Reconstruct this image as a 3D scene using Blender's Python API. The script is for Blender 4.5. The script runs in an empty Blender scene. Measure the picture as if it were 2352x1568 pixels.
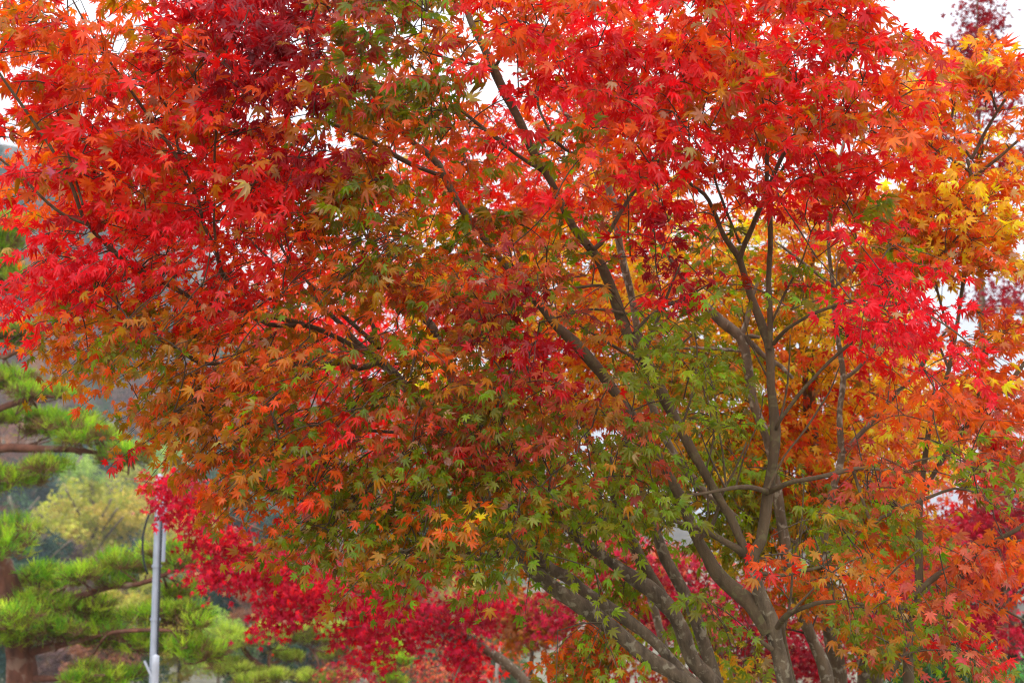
import bpy, math, random
import numpy as np

# ------------------------------------------------------------------ scene, camera, light
S = bpy.context.scene
COL = S.collection
R = math.radians
CAM = np.array((0.0, 0.0, 1.6)); PITCH = R(7.0)
VW, VH, F = 2352.0, 1568.0, 3267.0            # picture units used below for laying out, and the focal length in them
cam = bpy.data.cameras.new('camera'); cam_o = bpy.data.objects.new('camera', cam); COL.objects.link(cam_o)
cam_o.location = CAM; cam_o.rotation_euler = (R(90) + PITCH, 0, 0)
cam.sensor_width = 36.0; cam.lens = F / VW * 36.0
cam.clip_start = 0.1; cam.clip_end = 3000
cam.dof.use_dof = True; cam.dof.focus_distance = 4.85; cam.dof.aperture_fstop = 4.4
S.camera = cam_o

SUN_EL, SUN_AZ = R(32), R(195)
w = bpy.data.worlds.new('World'); S.world = w; w.use_nodes = True
nt = w.node_tree; nt.nodes.clear()
out = nt.nodes.new('ShaderNodeOutputWorld'); bg = nt.nodes.new('ShaderNodeBackground')
sky = nt.nodes.new('ShaderNodeTexSky'); sky.sky_type = 'NISHITA'; sky.sun_disc = False
sky.sun_elevation = SUN_EL; sky.sun_rotation = SUN_AZ; sky.dust_density = 4.0
# overcast: the blue sky shows only faintly through an even cloud deck that is brightest overhead
mix = nt.nodes.new('ShaderNodeMix'); mix.data_type = 'RGBA'; mix.inputs[0].default_value = 0.88
geo = nt.nodes.new('ShaderNodeNewGeometry'); sep = nt.nodes.new('ShaderNodeSeparateXYZ')
mr = nt.nodes.new('ShaderNodeMapRange'); mr.inputs[1].default_value = 0.0; mr.inputs[2].default_value = 1.0
mr.inputs[3].default_value = 0.68; mr.inputs[4].default_value = 3.6
nz = nt.nodes.new('ShaderNodeTexNoise'); nz.inputs['Scale'].default_value = 3.0; nz.inputs['Detail'].default_value = 4
mrn = nt.nodes.new('ShaderNodeMapRange'); mrn.inputs[3].default_value = 0.93; mrn.inputs[4].default_value = 1.07
mul = nt.nodes.new('ShaderNodeMath'); mul.operation = 'MULTIPLY'
cl = nt.nodes.new('ShaderNodeVectorMath'); cl.operation = 'SCALE'; cl.inputs[0].default_value = (9.2, 9.55, 10.2)
L = nt.links.new
L(geo.outputs['Incoming'], sep.inputs[0])
neg = nt.nodes.new('ShaderNodeMath'); neg.operation = 'MULTIPLY'; neg.inputs[1].default_value = -1.0
L(sep.outputs['Z'], neg.inputs[0]); L(neg.outputs[0], mr.inputs[0])
L(geo.outputs['Incoming'], nz.inputs['Vector']); L(nz.outputs[0], mrn.inputs[0])
L(mr.outputs[0], mul.inputs[0]); L(mrn.outputs[0], mul.inputs[1]); L(mul.outputs[0], cl.inputs['Scale'])
L(sky.outputs[0], mix.inputs[6]); L(cl.outputs[0], mix.inputs[7]); L(mix.outputs[2], bg.inputs[0])
bg.inputs[1].default_value = 0.10; L(bg.outputs[0], out.inputs[0])

sun = bpy.data.lights.new('sun', 'SUN'); sun.energy = 1.5; sun.angle = R(40); sun.color = (1.0, 0.96, 0.9)
sun_o = bpy.data.objects.new('sun', sun); COL.objects.link(sun_o)
sun_o.rotation_euler = (R(90) - SUN_EL, 0, R(180) - SUN_AZ)
S.view_settings.view_transform = 'Standard'; S.view_settings.look = 'None'
S.view_settings.exposure = 0.10; S.view_settings.gamma = 1.0
S.cycles.max_bounces = 10; S.cycles.diffuse_bounces = 8; S.cycles.transmission_bounces = 8; S.cycles.glossy_bounces = 2
S.cycles.use_denoising = True; S.cycles.denoising_prefilter = 'NONE'; S.cycles.use_adaptive_sampling = False; S.cycles.filter_width = 1.15; S.cycles.sample_clamp_indirect = 4.0

# ------------------------------------------------------------------ helpers
FW = np.array((0, math.cos(PITCH), math.sin(PITCH))); UP = np.array((0, -math.sin(PITCH), math.cos(PITCH))); RT = np.array((1.0, 0, 0))
def at(px, py, d):
    return CAM + d * (FW + (px - VW/2) / F * RT - (py - VH/2) / F * UP)
def lin(c):
    c = np.asarray(c, float) / 255.0
    return np.where(c <= 0.04045, c / 12.92, ((c + 0.055) / 1.055) ** 2.4)

def tag(o, label=None, cat=None, group=None, kind=None):
    for k, v in (('label', label), ('category', cat), ('group', group), ('kind', kind)):
        if v: o[k] = v
    return o
def empty(name, loc, label, cat, group=None):
    o = bpy.data.objects.new(name, None); COL.objects.link(o); o.location = loc; o.empty_display_size = 0.2
    return tag(o, label, cat, group)
def link_mesh(name, me, parent=None):
    o = bpy.data.objects.new(name, me); COL.objects.link(o)
    if parent is not None:
        o.parent = parent; p = parent
        off = np.zeros(3)
        while p is not None: off += np.array(p.location); p = p.parent
        me.transform(__import__('mathutils').Matrix.Translation(tuple(-off)))
    return o
def np_mesh(name, verts, loops, starts, totals, mat, colors=None, smooth=False):
    me = bpy.data.meshes.new(name)
    me.vertices.add(len(verts)); me.vertices.foreach_set('co', np.ascontiguousarray(verts, np.float32).ravel())
    me.loops.add(len(loops)); me.loops.foreach_set('vertex_index', np.ascontiguousarray(loops, np.int32))
    me.polygons.add(len(starts)); me.polygons.foreach_set('loop_start', np.ascontiguousarray(starts, np.int32))
    try: me.polygons.foreach_set('loop_total', np.ascontiguousarray(totals, np.int32))
    except Exception: pass
    if smooth: me.polygons.foreach_set('use_smooth', np.ones(len(starts), bool))
    if colors is not None:
        a = me.color_attributes.new('tint', 'FLOAT_COLOR', 'POINT')
        a.data.foreach_set('color', np.ascontiguousarray(np.c_[colors, np.ones(len(colors))], np.float32).ravel())
    me.update(calc_edges=True); me.validate()
    me.materials.append(mat)
    return me

class Tubes:
    """collects swept tubes and makes one mesh of them"""
    def __init__(s): s.v = []; s.f = []; s.n = 0
    def add(s, pts, rad, seg=8, cap=True, rng=None, wob=0.0):
        pts = np.asarray(pts, float); n = len(pts)
        rad = np.full(n, rad) if np.isscalar(rad) else np.asarray(rad, float)
        t = np.gradient(pts, axis=0); t /= np.linalg.norm(t, axis=1)[:, None] + 1e-9
        a = np.array((1.0, 0, 0)) if abs(t[0][0]) < .8 else np.array((0, 1.0, 0))
        ang = np.arange(seg) / seg * 2 * math.pi; ca, sa = np.cos(ang), np.sin(ang)
        for i in range(n):
            a = a - t[i] * a.dot(t[i]); a /= np.linalg.norm(a) + 1e-9; b = np.cross(t[i], a)
            r = rad[i] * (1 + (rng.normal(0, wob, seg) if wob else 0))
            s.v.append(pts[i] + (ca * r)[:, None] * a + (sa * r)[:, None] * b)
        k = np.arange(seg); k2 = (k + 1) % seg
        for i in range(n - 1):
            o0, o1 = s.n + i*seg, s.n + (i+1)*seg
            s.f.append(np.stack((o0 + k, o0 + k2, o1 + k2, o1 + k), 1))
        s.n += n * seg
        if cap:
            s.v.append(pts[-1][None] + t[-1] * rad[-1] * .6); e = s.n + 0; s.n += 1
            o1 = e - seg
            s.f.append(np.stack((o1 + k, o1 + k2, np.full(seg, e), np.full(seg, e)), 1))
    def mesh(s, name, mat):
        v = np.concatenate(s.v); f = np.concatenate(s.f)
        tri = f[:, 2] == f[:, 3]
        q = f[~tri]; t3 = f[tri][:, :3]
        loops = np.concatenate((q.ravel(), t3.ravel()))
        tot = np.concatenate((np.full(len(q), 4), np.full(len(t3), 3)))
        st = np.concatenate(([0], np.cumsum(tot)[:-1]))
        return np_mesh(name, v, loops, st, tot, mat, smooth=True)
    def build(s, name, mat, parent=None):
        return link_mesh(name, s.mesh(name, mat), parent)

def smooth_path(p, step=0.05):
    """Catmull-Rom through rows of (x,y,z,r)"""
    p = np.asarray(p, float)
    if len(p) < 3: p = np.array([p[0], (p[0] + p[-1]) / 2, p[-1]])
    q = np.vstack((2*p[0] - p[1], p, 2*p[-1] - p[-2])); res = []
    for i in range(1, len(q) - 2):
        n = max(2, int(np.linalg.norm(q[i+1][:3] - q[i][:3]) / step))
        t = (np.arange(n) / n)[:, None]
        res.append(.5 * (2*q[i] + (q[i+1] - q[i-1])*t + (2*q[i-1] - 5*q[i] + 4*q[i+1] - q[i+2])*t**2 + (3*q[i] - q[i-1] - 3*q[i+1] + q[i+2])*t**3))
    res.append(p[-1:])
    return np.concatenate(res)

# ------------------------------------------------------------------ materials
def new_mat(name):
    m = bpy.data.materials.new(name); m.use_nodes = True
    n = m.node_tree; n.nodes.clear()
    return m, n, n.nodes.new('ShaderNodeOutputMaterial')
def leaf_mat(name, trans=0.45, rough=0.42, spec=0.5, sat=1.0):
    m, n, o = new_mat(name)
    at_ = n.nodes.new('ShaderNodeAttribute'); at_.attribute_name = 'tint'
    p = n.nodes.new('ShaderNodeBsdfPrincipled'); p.inputs['Roughness'].default_value = rough
    p.inputs['Specular IOR Level'].default_value = spec
    tr = n.nodes.new('ShaderNodeBsdfTranslucent'); mx = n.nodes.new('ShaderNodeMixShader'); mx.inputs[0].default_value = trans
    # fine blotches on the blades
    tc = n.nodes.new('ShaderNodeTexCoord'); nz = n.nodes.new('ShaderNodeTexNoise'); nz.inputs['Scale'].default_value = 55; nz.inputs['Detail'].default_value = 3
    hs = n.nodes.new('ShaderNodeHueSaturation'); r = n.nodes.new('ShaderNodeMapRange'); r.inputs[3].default_value = .82; r.inputs[4].default_value = 1.18
    n.links.new(tc.outputs['Object'], nz.inputs['Vector']); n.links.new(nz.outputs[0], r.inputs[0]); n.links.new(r.outputs[0], hs.inputs['Value'])
    n.links.new(at_.outputs['Color'], hs.inputs['Color'])
    # light coming through a blade is warmer than light off its face
    warm = n.nodes.new('ShaderNodeVectorMath'); warm.operation = 'MULTIPLY'; warm.inputs[1].default_value = (1.15, 1.5, .7)
    cool = n.nodes.new('ShaderNodeVectorMath'); cool.operation = 'MULTIPLY'; cool.inputs[1].default_value = (.97, .88, 1.1)
    n.links.new(hs.outputs[0], warm.inputs[0]); n.links.new(hs.outputs[0], cool.inputs[0])
    n.links.new(cool.outputs[0], p.inputs['Base Color']); n.links.new(warm.outputs[0], tr.inputs['Color'])
    n.links.new(p.outputs[0], mx.inputs[1]); n.links.new(tr.outputs[0], mx.inputs[2]); n.links.new(mx.outputs[0], o.inputs[0])
    return m
def bark_mat(name, c0, c1, lichen=None, lsize=14.0, lamt=0.6, scale=18.0, stretch=(1, 1, .35)):
    m, n, o = new_mat(name)
    tc = n.nodes.new('ShaderNodeTexCoord'); mp = n.nodes.new('ShaderNodeMapping'); mp.inputs['Scale'].default_value = stretch
    nz = n.nodes.new('ShaderNodeTexNoise'); nz.inputs['Scale'].default_value = scale; nz.inputs['Detail'].default_value = 8; nz.inputs['Roughness'].default_value = .65
    cr = n.nodes.new('ShaderNodeValToRGB'); cr.color_ramp.elements[0].position = .3; cr.color_ramp.elements[1].position = .72
    cr.color_ramp.elements[0].color = (*lin(c0), 1); cr.color_ramp.elements[1].color = (*lin(c1), 1)
    p = n.nodes.new('ShaderNodeBsdfPrincipled'); p.inputs['Roughness'].default_value = .85; p.inputs['Specular IOR Level'].default_value = .25
    bp = n.nodes.new('ShaderNodeBump'); bp.inputs['Strength'].default_value = .7; bp.inputs['Distance'].default_value = .02
    l = n.links.new
    l(tc.outputs['Object'], mp.inputs[0]); l(mp.outputs[0], nz.inputs['Vector']); l(nz.outputs[0], cr.inputs[0])
    l(nz.outputs[0], bp.inputs['Height']); l(bp.outputs[0], p.inputs['Normal'])
    src = cr.outputs[0]
    if lichen is not None:
        n2 = n.nodes.new('ShaderNodeTexNoise'); n2.inputs['Scale'].default_value = lsize; n2.inputs['Detail'].default_value = 5; n2.inputs['Distortion'].default_value = .6
        c2 = n.nodes.new('ShaderNodeValToRGB'); c2.color_ramp.elements[0].position = .55; c2.color_ramp.elements[1].position = .64
        c2.color_ramp.elements[1].color = (lamt, lamt, lamt, 1)
        mx = n.nodes.new('ShaderNodeMix'); mx.data_type = 'RGBA'; mx.inputs[7].default_value = (*lin(lichen), 1)
        l(tc.outputs['Object'], n2.inputs['Vector']); l(n2.outputs[0], c2.inputs[0]); l(c2.outputs[0], mx.inputs[0]); l(src, mx.inputs[6]); src = mx.outputs[2]
    l(src, p.inputs['Base Color']); l(p.outputs[0], o.inputs[0])
    return m
def plain_mat(name, c, rough=.6, metal=0.0, var=.15, scale=6.0):
    m, n, o = new_mat(name)
    tc = n.nodes.new('ShaderNodeTexCoord'); nz = n.nodes.new('ShaderNodeTexNoise'); nz.inputs['Scale'].default_value = scale; nz.inputs['Detail'].default_value = 6
    cr = n.nodes.new('ShaderNodeValToRGB'); b = lin(c)
    cr.color_ramp.elements[0].position = .35; cr.color_ramp.elements[1].position = .65
    cr.color_ramp.elements[0].color = (*(b * (1 - var)), 1); cr.color_ramp.elements[1].color = (*(b * (1 + var)), 1)
    p = n.nodes.new('ShaderNodeBsdfPrincipled'); p.inputs['Roughness'].default_value = rough; p.inputs['Metallic'].default_value = metal
    n.links.new(tc.outputs['Object'], nz.inputs['Vector']); n.links.new(nz.outputs[0], cr.inputs[0]); n.links.new(cr.outputs[0], p.inputs['Base Color']); n.links.new(p.outputs[0], o.inputs[0])
    return m
M_LEAF = leaf_mat('maple_leaf', trans=.58)
M_LEAFG = leaf_mat('golden_maple_leaf', trans=.62)
M_LEAFB = leaf_mat('far_leaf', trans=.42, rough=.6, spec=.3)
M_NEEDLE = leaf_mat('pine_needle', trans=.3, rough=.6, spec=.3)
M_BARK = bark_mat('maple_bark', (66, 55, 44), (130, 113, 92), (166, 157, 134), lsize=34, lamt=.6, scale=26)
M_BARK_UP = bark_mat('maple_upper_bark', (78, 64, 48), (112, 94, 72), (120, 118, 80), lsize=30, lamt=.4)
M_TWIG = plain_mat('maple_twig', (74, 58, 38), .7)
M_BARKG = bark_mat('grey_mottled_bark', (80, 66, 52), (136, 118, 96), (182, 174, 156), lsize=30, lamt=.65)
M_PINEBARK = bark_mat('red_pine_bark', (72, 46, 37), (136, 88, 70), (160, 138, 122), lsize=7, lamt=.4, scale=9)
M_PALE = bark_mat('pale_bark', (170, 165, 155), (215, 212, 205), (120, 110, 98), lsize=9, lamt=.6)

# ------------------------------------------------------------------ leaf colours (the leaves' own colours, sRGB): core, rim
PAL = {
 'r': ((222, 32, 28), (234, 44, 42)), 'o': ((236, 108, 16), (240, 86, 24)), 'k': ((158, 10, 30), (174, 12, 42)),
 'p': ((240, 24, 50), (246, 40, 66)), 'g': ((112, 144, 8), (138, 134, 14)), 'b': ((184, 134, 14), (196, 108, 18)),
 'y': ((253, 206, 48), (252, 172, 36)), 'm': ((186, 84, 56), (206, 74, 56)), 'l': ((138, 158, 26), (160, 152, 30)),
 'c': ((194, 10, 64), (216, 32, 90)), 'u': ((128, 22, 44), (146, 26, 52)), 'w': ((216, 118, 92), (232, 106, 88)), 'd': ((206, 176, 146), (188, 140, 112)),
 'n': ((150, 96, 60), (170, 80, 50)), 'f': ((46, 44, 36), (58, 60, 44)), 'e': ((44, 78, 40), (60, 98, 52)), 't': ((84, 140, 92), (112, 164, 112)),
}
def rich(c):
    c = lin(c); return c * (c / c.max()) ** .28
PALL = {k: (rich(a), rich(b)) if k in 'rkpcu' else (lin(a) * (1, 1, .75), lin(b) * (1, 1, .75)) for k, (a, b) in PAL.items()}

def make_template(lobes, sinus, width, detail):
    """points (angle-sorted) of a palmate leaf; returns verts (x forward,y side), rib flag, faces"""
    v = [(0, 0)]; rim = [0.0]; f = []
    n = len(lobes)
    angs = [R(a) for a, l in lobes]; lens = [l for a, l in lobes]
    sin_i = []
    for i in range(n + 1):
        if i == 0: a, r = angs[0] - R(22), sinus * .55
        elif i == n: a, r = angs[-1] + R(22), sinus * .55
        else:
            a = (angs[i-1] + angs[i]) / 2; r = sinus * min(1, .35 + .75 * min(lens[i-1], lens[i]))
        sin_i.append(len(v)); v.append((r * math.cos(a), r * math.sin(a))); rim.append(.35)
    for i in range(n):
        a, l = angs[i], lens[i]; d = np.array((math.cos(a), math.sin(a))); s = np.array((-d[1], d[0]))
        ti = len(v); v.append(tuple(d * l)); rim.append(1.0)
        if detail:
            ml = len(v); v.append(tuple(d * l * .54 - s * width * l)); rim.append(.6)
            mr_ = len(v); v.append(tuple(d * l * .54 + s * width * l)); rim.append(.6)
            f.append((0, sin_i[i], ml, ti)); f.append((0, ti, mr_, sin_i[i+1]))
        else:
            f.append((0, sin_i[i], ti, sin_i[i+1]))
    return np.array(v, float), np.array(rim), np.array(f)
T_FULL = make_template([(-122, .38), (-80, .72), (-38, .93), (0, 1.0), (38, .93), (80, .72), (122, .38)], .38, .150, True)
T_FIVE = make_template([(-95, .62), (-45, .92), (0, 1.0), (45, .92), (95, .62)], .34, .15, True)
T_LITE = make_template([(-95, .65), (-45, .92), (0, 1.0), (45, .92), (95, .65)], .40, .15, False)

def norm(a): return a / (np.linalg.norm(a, axis=-1, keepdims=True) + 1e-9)
def leaves_mesh(name, pos, axis, nrm, size, core, rim, mat, tmpl, rng):
    tv, tr, tf = tmpl; N, n = len(pos), len(tv)
    ax = norm(axis); nn = norm(nrm - ax * np.sum(nrm * ax, 1, keepdims=True)); sd = np.cross(nn, ax)
    r2 = np.sum(tv**2, 1)
    droop = rng.normal(.36, .26, (N, 1)); curl = rng.normal(.10, .16, (N, 1)) + (rng.random((N, 1)) < .06) * .45; fold = rng.normal(.16, .16, (N, 1)); tw = rng.normal(0, .14, (N, 1))
    jit = 1 + rng.normal(0, .06, (N, n, 1))
    X = tv[None, :, 0]; Yv = tv[None, :, 1]
    Z = -curl * (tr == 1.0)[None] - droop * r2[None] + fold * np.abs(Yv) * .8 + tw * X * Yv + rng.normal(0, .025, (N, n))
    L3 = np.stack((np.broadcast_to(X, (N, n)), np.broadcast_to(Yv, (N, n)) * (1 - .25*np.abs(fold)), Z), 2) * jit
    L3 = L3 * size[:, None, None]
    P = pos[:, None] + L3[..., :1] * ax[:, None] + L3[..., 1:2] * sd[:, None] + L3[..., 2:] * nn[:, None]
    C = core[:, None] * (1 - tr)[None, :, None] + rim[:, None] * tr[None, :, None]
    loops = (tf[None] + (np.arange(N) * n)[:, None, None]).reshape(-1)
    nf = len(tf) * N
    return np_mesh(name, P.reshape(-1, 3), loops, np.arange(nf) * 4, np.full(nf, 4), mat, C.reshape(-1, 3))

def limb_pts(spec, d0=None):
    """spec rows: (px, py, depth, width in px) -> rows x,y,z,r"""
    return np.array([[*at(px, py, d), wd * .5 * d / F] for px, py, d, wd in spec])

class Maple:
    """one tree: an Empty, a trunk, limbs, fine branchwork, and leafy boughs"""
    def __init__(s, name, label, base, bark, seed, cat='tree', group=None, bark_up=None):
        s.rng = np.random.default_rng(seed); s.bark = bark; s.bark_up = bark_up or bark
        s.root = empty(name, tuple(base), label, cat, group); s.base = np.array(base, float)
        s.nodes = []; s.tw = Tubes(); s.sprays = []; s.ntr = 0
    def limb(s, spec, name='limb', seg=10, mat=None, parent=None, widen=1.0):
        p = smooth_path(limb_pts(spec), .035)
        p[:, 3] *= widen
        k = len(p)
        p[:, :3] += np.cumsum(s.rng.normal(0, .0012, (k, 3)), 0) * np.linspace(0, 1, k)[:, None]
        # knuckles and swellings
        p[:, 3] *= 1 + .05 * np.sin(np.arange(k) * .8 + s.rng.uniform(0, 6)) + s.rng.normal(0, .02, k)
        t = Tubes(); t.add(p[:, :3], np.maximum(p[:, 3], .0015), seg, True, s.rng, .03)
        o = t.build(name, mat or (s.bark if p[:, 3].mean() > .02 else s.bark_up), parent or s.root)
        s.nodes.append(p[::3, :4]); return o
    def add_spray(s, pos, letters, bough=0, length=.2, n=12, size=.042, grow=None):
        s.sprays.append((np.asarray(pos, float), letters, bough, length, n, size, grow))
    def finish(s, tmpl=T_FULL, mat=M_LEAF, center=None, boughs=None, lean=.38, twig=True, upn=.6, jitter=.5, mixp=.28, bright=.13, droop=-.28):
        rng = s.rng; nodes = np.concatenate(s.nodes)
        P0 = np.array([q[0] for q in s.sprays])
        dist = np.array([np.min(np.sum((nodes[:, :3] - p)**2, 1)) for p in P0])
        order = np.argsort(dist)
        center = nodes[:, :3].mean(0) if center is None else np.asarray(center, float)
        acc = {}
        buf = np.zeros((len(nodes) + len(order) * 14, 4)); buf[:len(nodes)] = nodes; nb = len(nodes)
        view = norm(CAM - P0)
        for i in order:
            pos, letters, bough, length, n, size, grow = s.sprays[i]
            d2 = np.sum((buf[:nb, :3] - pos)**2, 1)
            # prefer attaching to something lower / nearer the centre
            pen = d2 + .15 * np.maximum(0, buf[:nb, 2] - pos[2])
            j = int(np.argmin(pen)); A = buf[j, :3].copy(); ra = buf[j, 3]
            outw = pos - A; outw2 = pos - center
            g = norm(norm(outw) * .6 + norm(outw2 * np.array((1, 1, .4))) * .7 + rng.normal(0, .28, 3) + np.array((0, -lean * .4, droop)))
            if grow is not None: g = norm(g * .5 + np.asarray(grow))
            pos = pos - g * length * .55 + np.array((0, 0, .35)) * size; outw = pos - A
            dl = np.linalg.norm(outw)
            k = max(3, min(12, int(dl / .06) + 2))
            t = np.linspace(0, 1, k)[:, None]
            bow = np.array((0, 0, 1.0)) * dl * .12 + rng.normal(0, .05, 3) * dl
            path = A + outw * t + bow * (4 * t * (1 - t)) * .8
            r0 = min(ra * .6, .0034 + .007 * dl); rr = np.linspace(max(r0, .0026), .0019, k)
            side = norm(np.cross(g, (0, 0, 1.0)))
            k2 = 5; t2 = np.linspace(0, 1, k2)[:, None]
            tip = pos + g * length * t2 + np.array((0, 0, -1.0)) * length * .18 * t2**2 + side * rng.normal(0, .08) * length * t2
            if twig:
                s.tw.add(np.vstack((path, tip[1:])), np.concatenate((rr, np.linspace(.0018, .0009, k2 - 1))), 4, False)
            m = min(k, 12); buf[nb:nb+m, :3] = path[:m]; buf[nb:nb+m, 3] = rr[:m]; nb += m
            # leaves in opposite pairs along the tip and two side shoots
            u = np.linspace(0.05, 1.0, n) ** .85; sg = np.where(np.arange(n) % 2 == 0, 1.0, -1.0)
            tp = pos + g * length * u[:, None] + np.array((0, 0, -1.0)) * length * .18 * u[:, None]**2
            spread = length * (.10 + .42 * rng.random(n)) * (1.15 - .6 * u)
            lp = tp + side * (sg * spread)[:, None] + rng.normal(0, .016, (n, 3)) * (length / .2)
            lax = g * (.35 + .5 * u)[:, None] + side * (sg * (1.0 - .6 * u))[:, None] + np.array((0, 0, -.45)) + rng.normal(0, .32, (n, 3))
            lnr = np.array((0, 0, upn)) + view[i] * rng.normal(lean, .45, (n, 1)) + rng.normal(0, jitter, (n, 3))
            lsz = size * np.clip(rng.normal(.96, .2, n), .5, 1.4)
            main = letters[0] if rng.random() > .38 or len(letters) == 1 else letters[rng.integers(1, len(letters))]
            cs = []; rs = []
            sb = 1 + rng.normal(0, bright * .7)
            for q in range(n):
                L_ = letters[rng.integers(len(letters))] if rng.random() < mixp else main
                if rng.random() < .016: L_ = 'd'
                a, b = PALL[L_]
                other = PALL[letters[rng.integers(len(letters))]][1]
                mixv = rng.random() * .35
                f = sb * (1 + rng.normal(0, bright)); f = min(1.35, max(.5, f))
                hue = np.array((1, max(.4, 1 + rng.normal(0, .22)), max(.4, 1 + rng.normal(0, .2))))
                cs.append(np.clip((a * (1-mixv) + other * mixv) * f * hue, 0, .93)); rs.append(np.clip(b * f * hue, 0, .93))
            acc.setdefault(bough, []).append((lp, lax, lnr, lsz, np.array(cs), np.array(rs)))
        if twig and s.tw.v: s.tw.build('twig_canopy', M_TWIG, s.root)
        for b, L_ in sorted(acc.items()):
            arr = [np.concatenate([q[k] for q in L_]) for k in range(6)]
            nm, lab = (boughs[b] if boughs else ('crown', None))
            o = link_mesh(nm, leaves_mesh(nm, *arr[:4], arr[4], arr[5], mat, tmpl, rng), s.root)
            if lab: o['label'] = lab

# limbs that stand clear of leaves on the near side
CLEAR = [[(1067, 7), (1091, 73), (1131, 153), (1161, 213), (1191, 267), (1221, 337), (1264, 413)], [(1317, 522), (1347, 559), (1381, 606), (1411, 682), (1441, 766), (1484, 832), (1517, 899), (1561, 982)],
 [(1595, 1045), (1648, 1138), (1698, 1232), (1720, 1280), (1741, 1365), (1781, 1478), (1805, 1568)], [(1720, 1290), (1748, 1238), (1764, 1128), (1781, 989), (1768, 806), (1741, 722), (1698, 589), (1641, 477)],
 [(1768, 750), (1765, 639), (1761, 433)], [(1711, 559), (1748, 473), (1801, 353), (1841, 313)], [(1721, 1382), (1685, 1352), (1648, 1318), (1605, 1245)], [(1414, 906), (1377, 856), (1317, 789), (1277, 752)],
 [(1564, 1558), (1417, 1455), (1284, 1362), (1227, 1312)], [(1501, 1472), (1351, 1365), (1270, 1305)], [(1561, 1438), (1484, 1345), (1401, 1285)], [(1524, 1278), (1581, 1385), (1635, 1550)], [(1668, 1123), (1764, 1128), (1818, 1107), (1968, 1078)],
 [(1888, 1292), (1868, 1022), (1865, 722)], [(1928, 1052), (1938, 869), (1914, 656)], [(1961, 1012), (2058, 906), (2148, 789)], [(1848, 889), (1921, 812)], [(1828, 742), (1900, 705)], [(1901, 1540), (1841, 1405), (1798, 1212)], [(1928, 1568), (1895, 1360)],
 [(320, 619), (240, 555), (187, 480), (133, 360), (87, 287), (0, 163)], [(150, 510), (67, 423), (0, 363)], [(457, 463), (420, 383), (350, 277), (283, 177), (187, 27)], [(493, 450), (497, 290)], [(537, 655), (497, 572)], [(640, 200), (743, 273)], [(857, 327), (997, 400), (971, 350), (907, 283)],
 [(784, 719), (854, 779)], [(720, 690), (834, 805)], [(784, 752), (870, 835)], [(800, 790), (880, 850)], [(827, 689), (871, 789)], [(964, 729), (1011, 786)], [(427, 675), (600, 722), (760, 768)], [(557, 682), (600, 740)], [(851, 739), (871, 789)], [(1101, 287), (1231, 383)], [(1391, 400), (1417, 522), (1444, 656), (1467, 782), (1487, 899)], [(1394, 542), (1454, 443)], [(2236, 463), (2238, 403), (2181, 287)], [(2235, 365), (2265, 300), (2348, 180)], [(2240, 405), (2338, 325)],
 [(2111, 1305), (2115, 1145)], [(2135, 1335), (2235, 1268), (2348, 1208)], [(2068, 1168), (2195, 1118)], [(2235, 959), (2295, 902), (2348, 832)], [(2031, 1545), (2101, 1492)], [(2011, 1568), (2035, 1505)], [(1785, 1435), (1888, 1385)], [(1745, 1312), (1888, 1298)], [(1601, 1208), (1691, 1258)], [(2108, 1362), (2141, 949)]]
SEG = np.array([(*a, *b) for l in CLEAR for a, b in zip(l, l[1:])], float)
def near_clear(px, py, wd):
    a, b = SEG[:, :2], SEG[:, 2:]; p = np.array((px, py)); ab = b - a
    t = np.clip(np.sum((p - a) * ab, 1) / np.sum(ab * ab, 1), 0, 1)
    return np.min(np.sum((a + ab * t[:, None] - p)**2, 1)) < wd * wd
def grid_sprays(T, rows, drange, per, bough_of, length=.2, n=12, size=.042, cell=98.0, row0=0):
    rng = T.rng
    for j, row in enumerate(rows):
        for i, tok in enumerate(row.split()):
            if tok == '.': continue
            let0 = ''.join(c for c in tok if c.isalpha()); den = float(tok[len(let0):] or 1)
            k = rng.poisson(den * per * (1.25 if j + row0 > 5 else 1))
            for _ in range(k):
                let = let0
                if rng.random() < .28:      # neighbouring boughs interleave
                    t2 = rows[min(len(rows) - 1, max(0, j + rng.integers(-1, 2)))].split()[min(23, max(0, i + rng.integers(-1, 2)))]
                    let = ''.join(c for c in t2 if c.isalpha()) or let0
                px = (i + .5 + rng.uniform(-.62, .62)) * cell; py = (j + row0 + .5 + rng.uniform(-.62, .62)) * cell
                d = rng.uniform(*drange)
                if d < 5.3 and near_clear(px, py, 40) and rng.random() < (.82 if px > 1000 else .6): continue
                T.add_spray(at(px, py, d), let, bough_of(px, py), length * rng.uniform(.8, 1.25), n, size if py < 520 else size * .78, (-.55, -.1, -.42) if px < 900 and py > 560 else None)
def blob_sprays(T, blobs, per=1.0, length=.25, n=12, size=.042, bough=0):
    rng = T.rng
    for px, py, rx, ry, d, dd, let, cnt in blobs:
        for _ in range(int(cnt * per)):
            v = rng.normal(0, 1, 3); v = v / np.linalg.norm(v) * rng.random() ** (1/2.4)
            if d < 7 and v[2] < .3 and near_clear(px + v[0]*rx, py + v[1]*ry, 26) and rng.random() < .8: continue
            T.add_spray(at(px + v[0]*rx, py + v[1]*ry, d + v[2]*dd), let, bough, length * rng.uniform(.8, 1.25), n, size)

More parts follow.
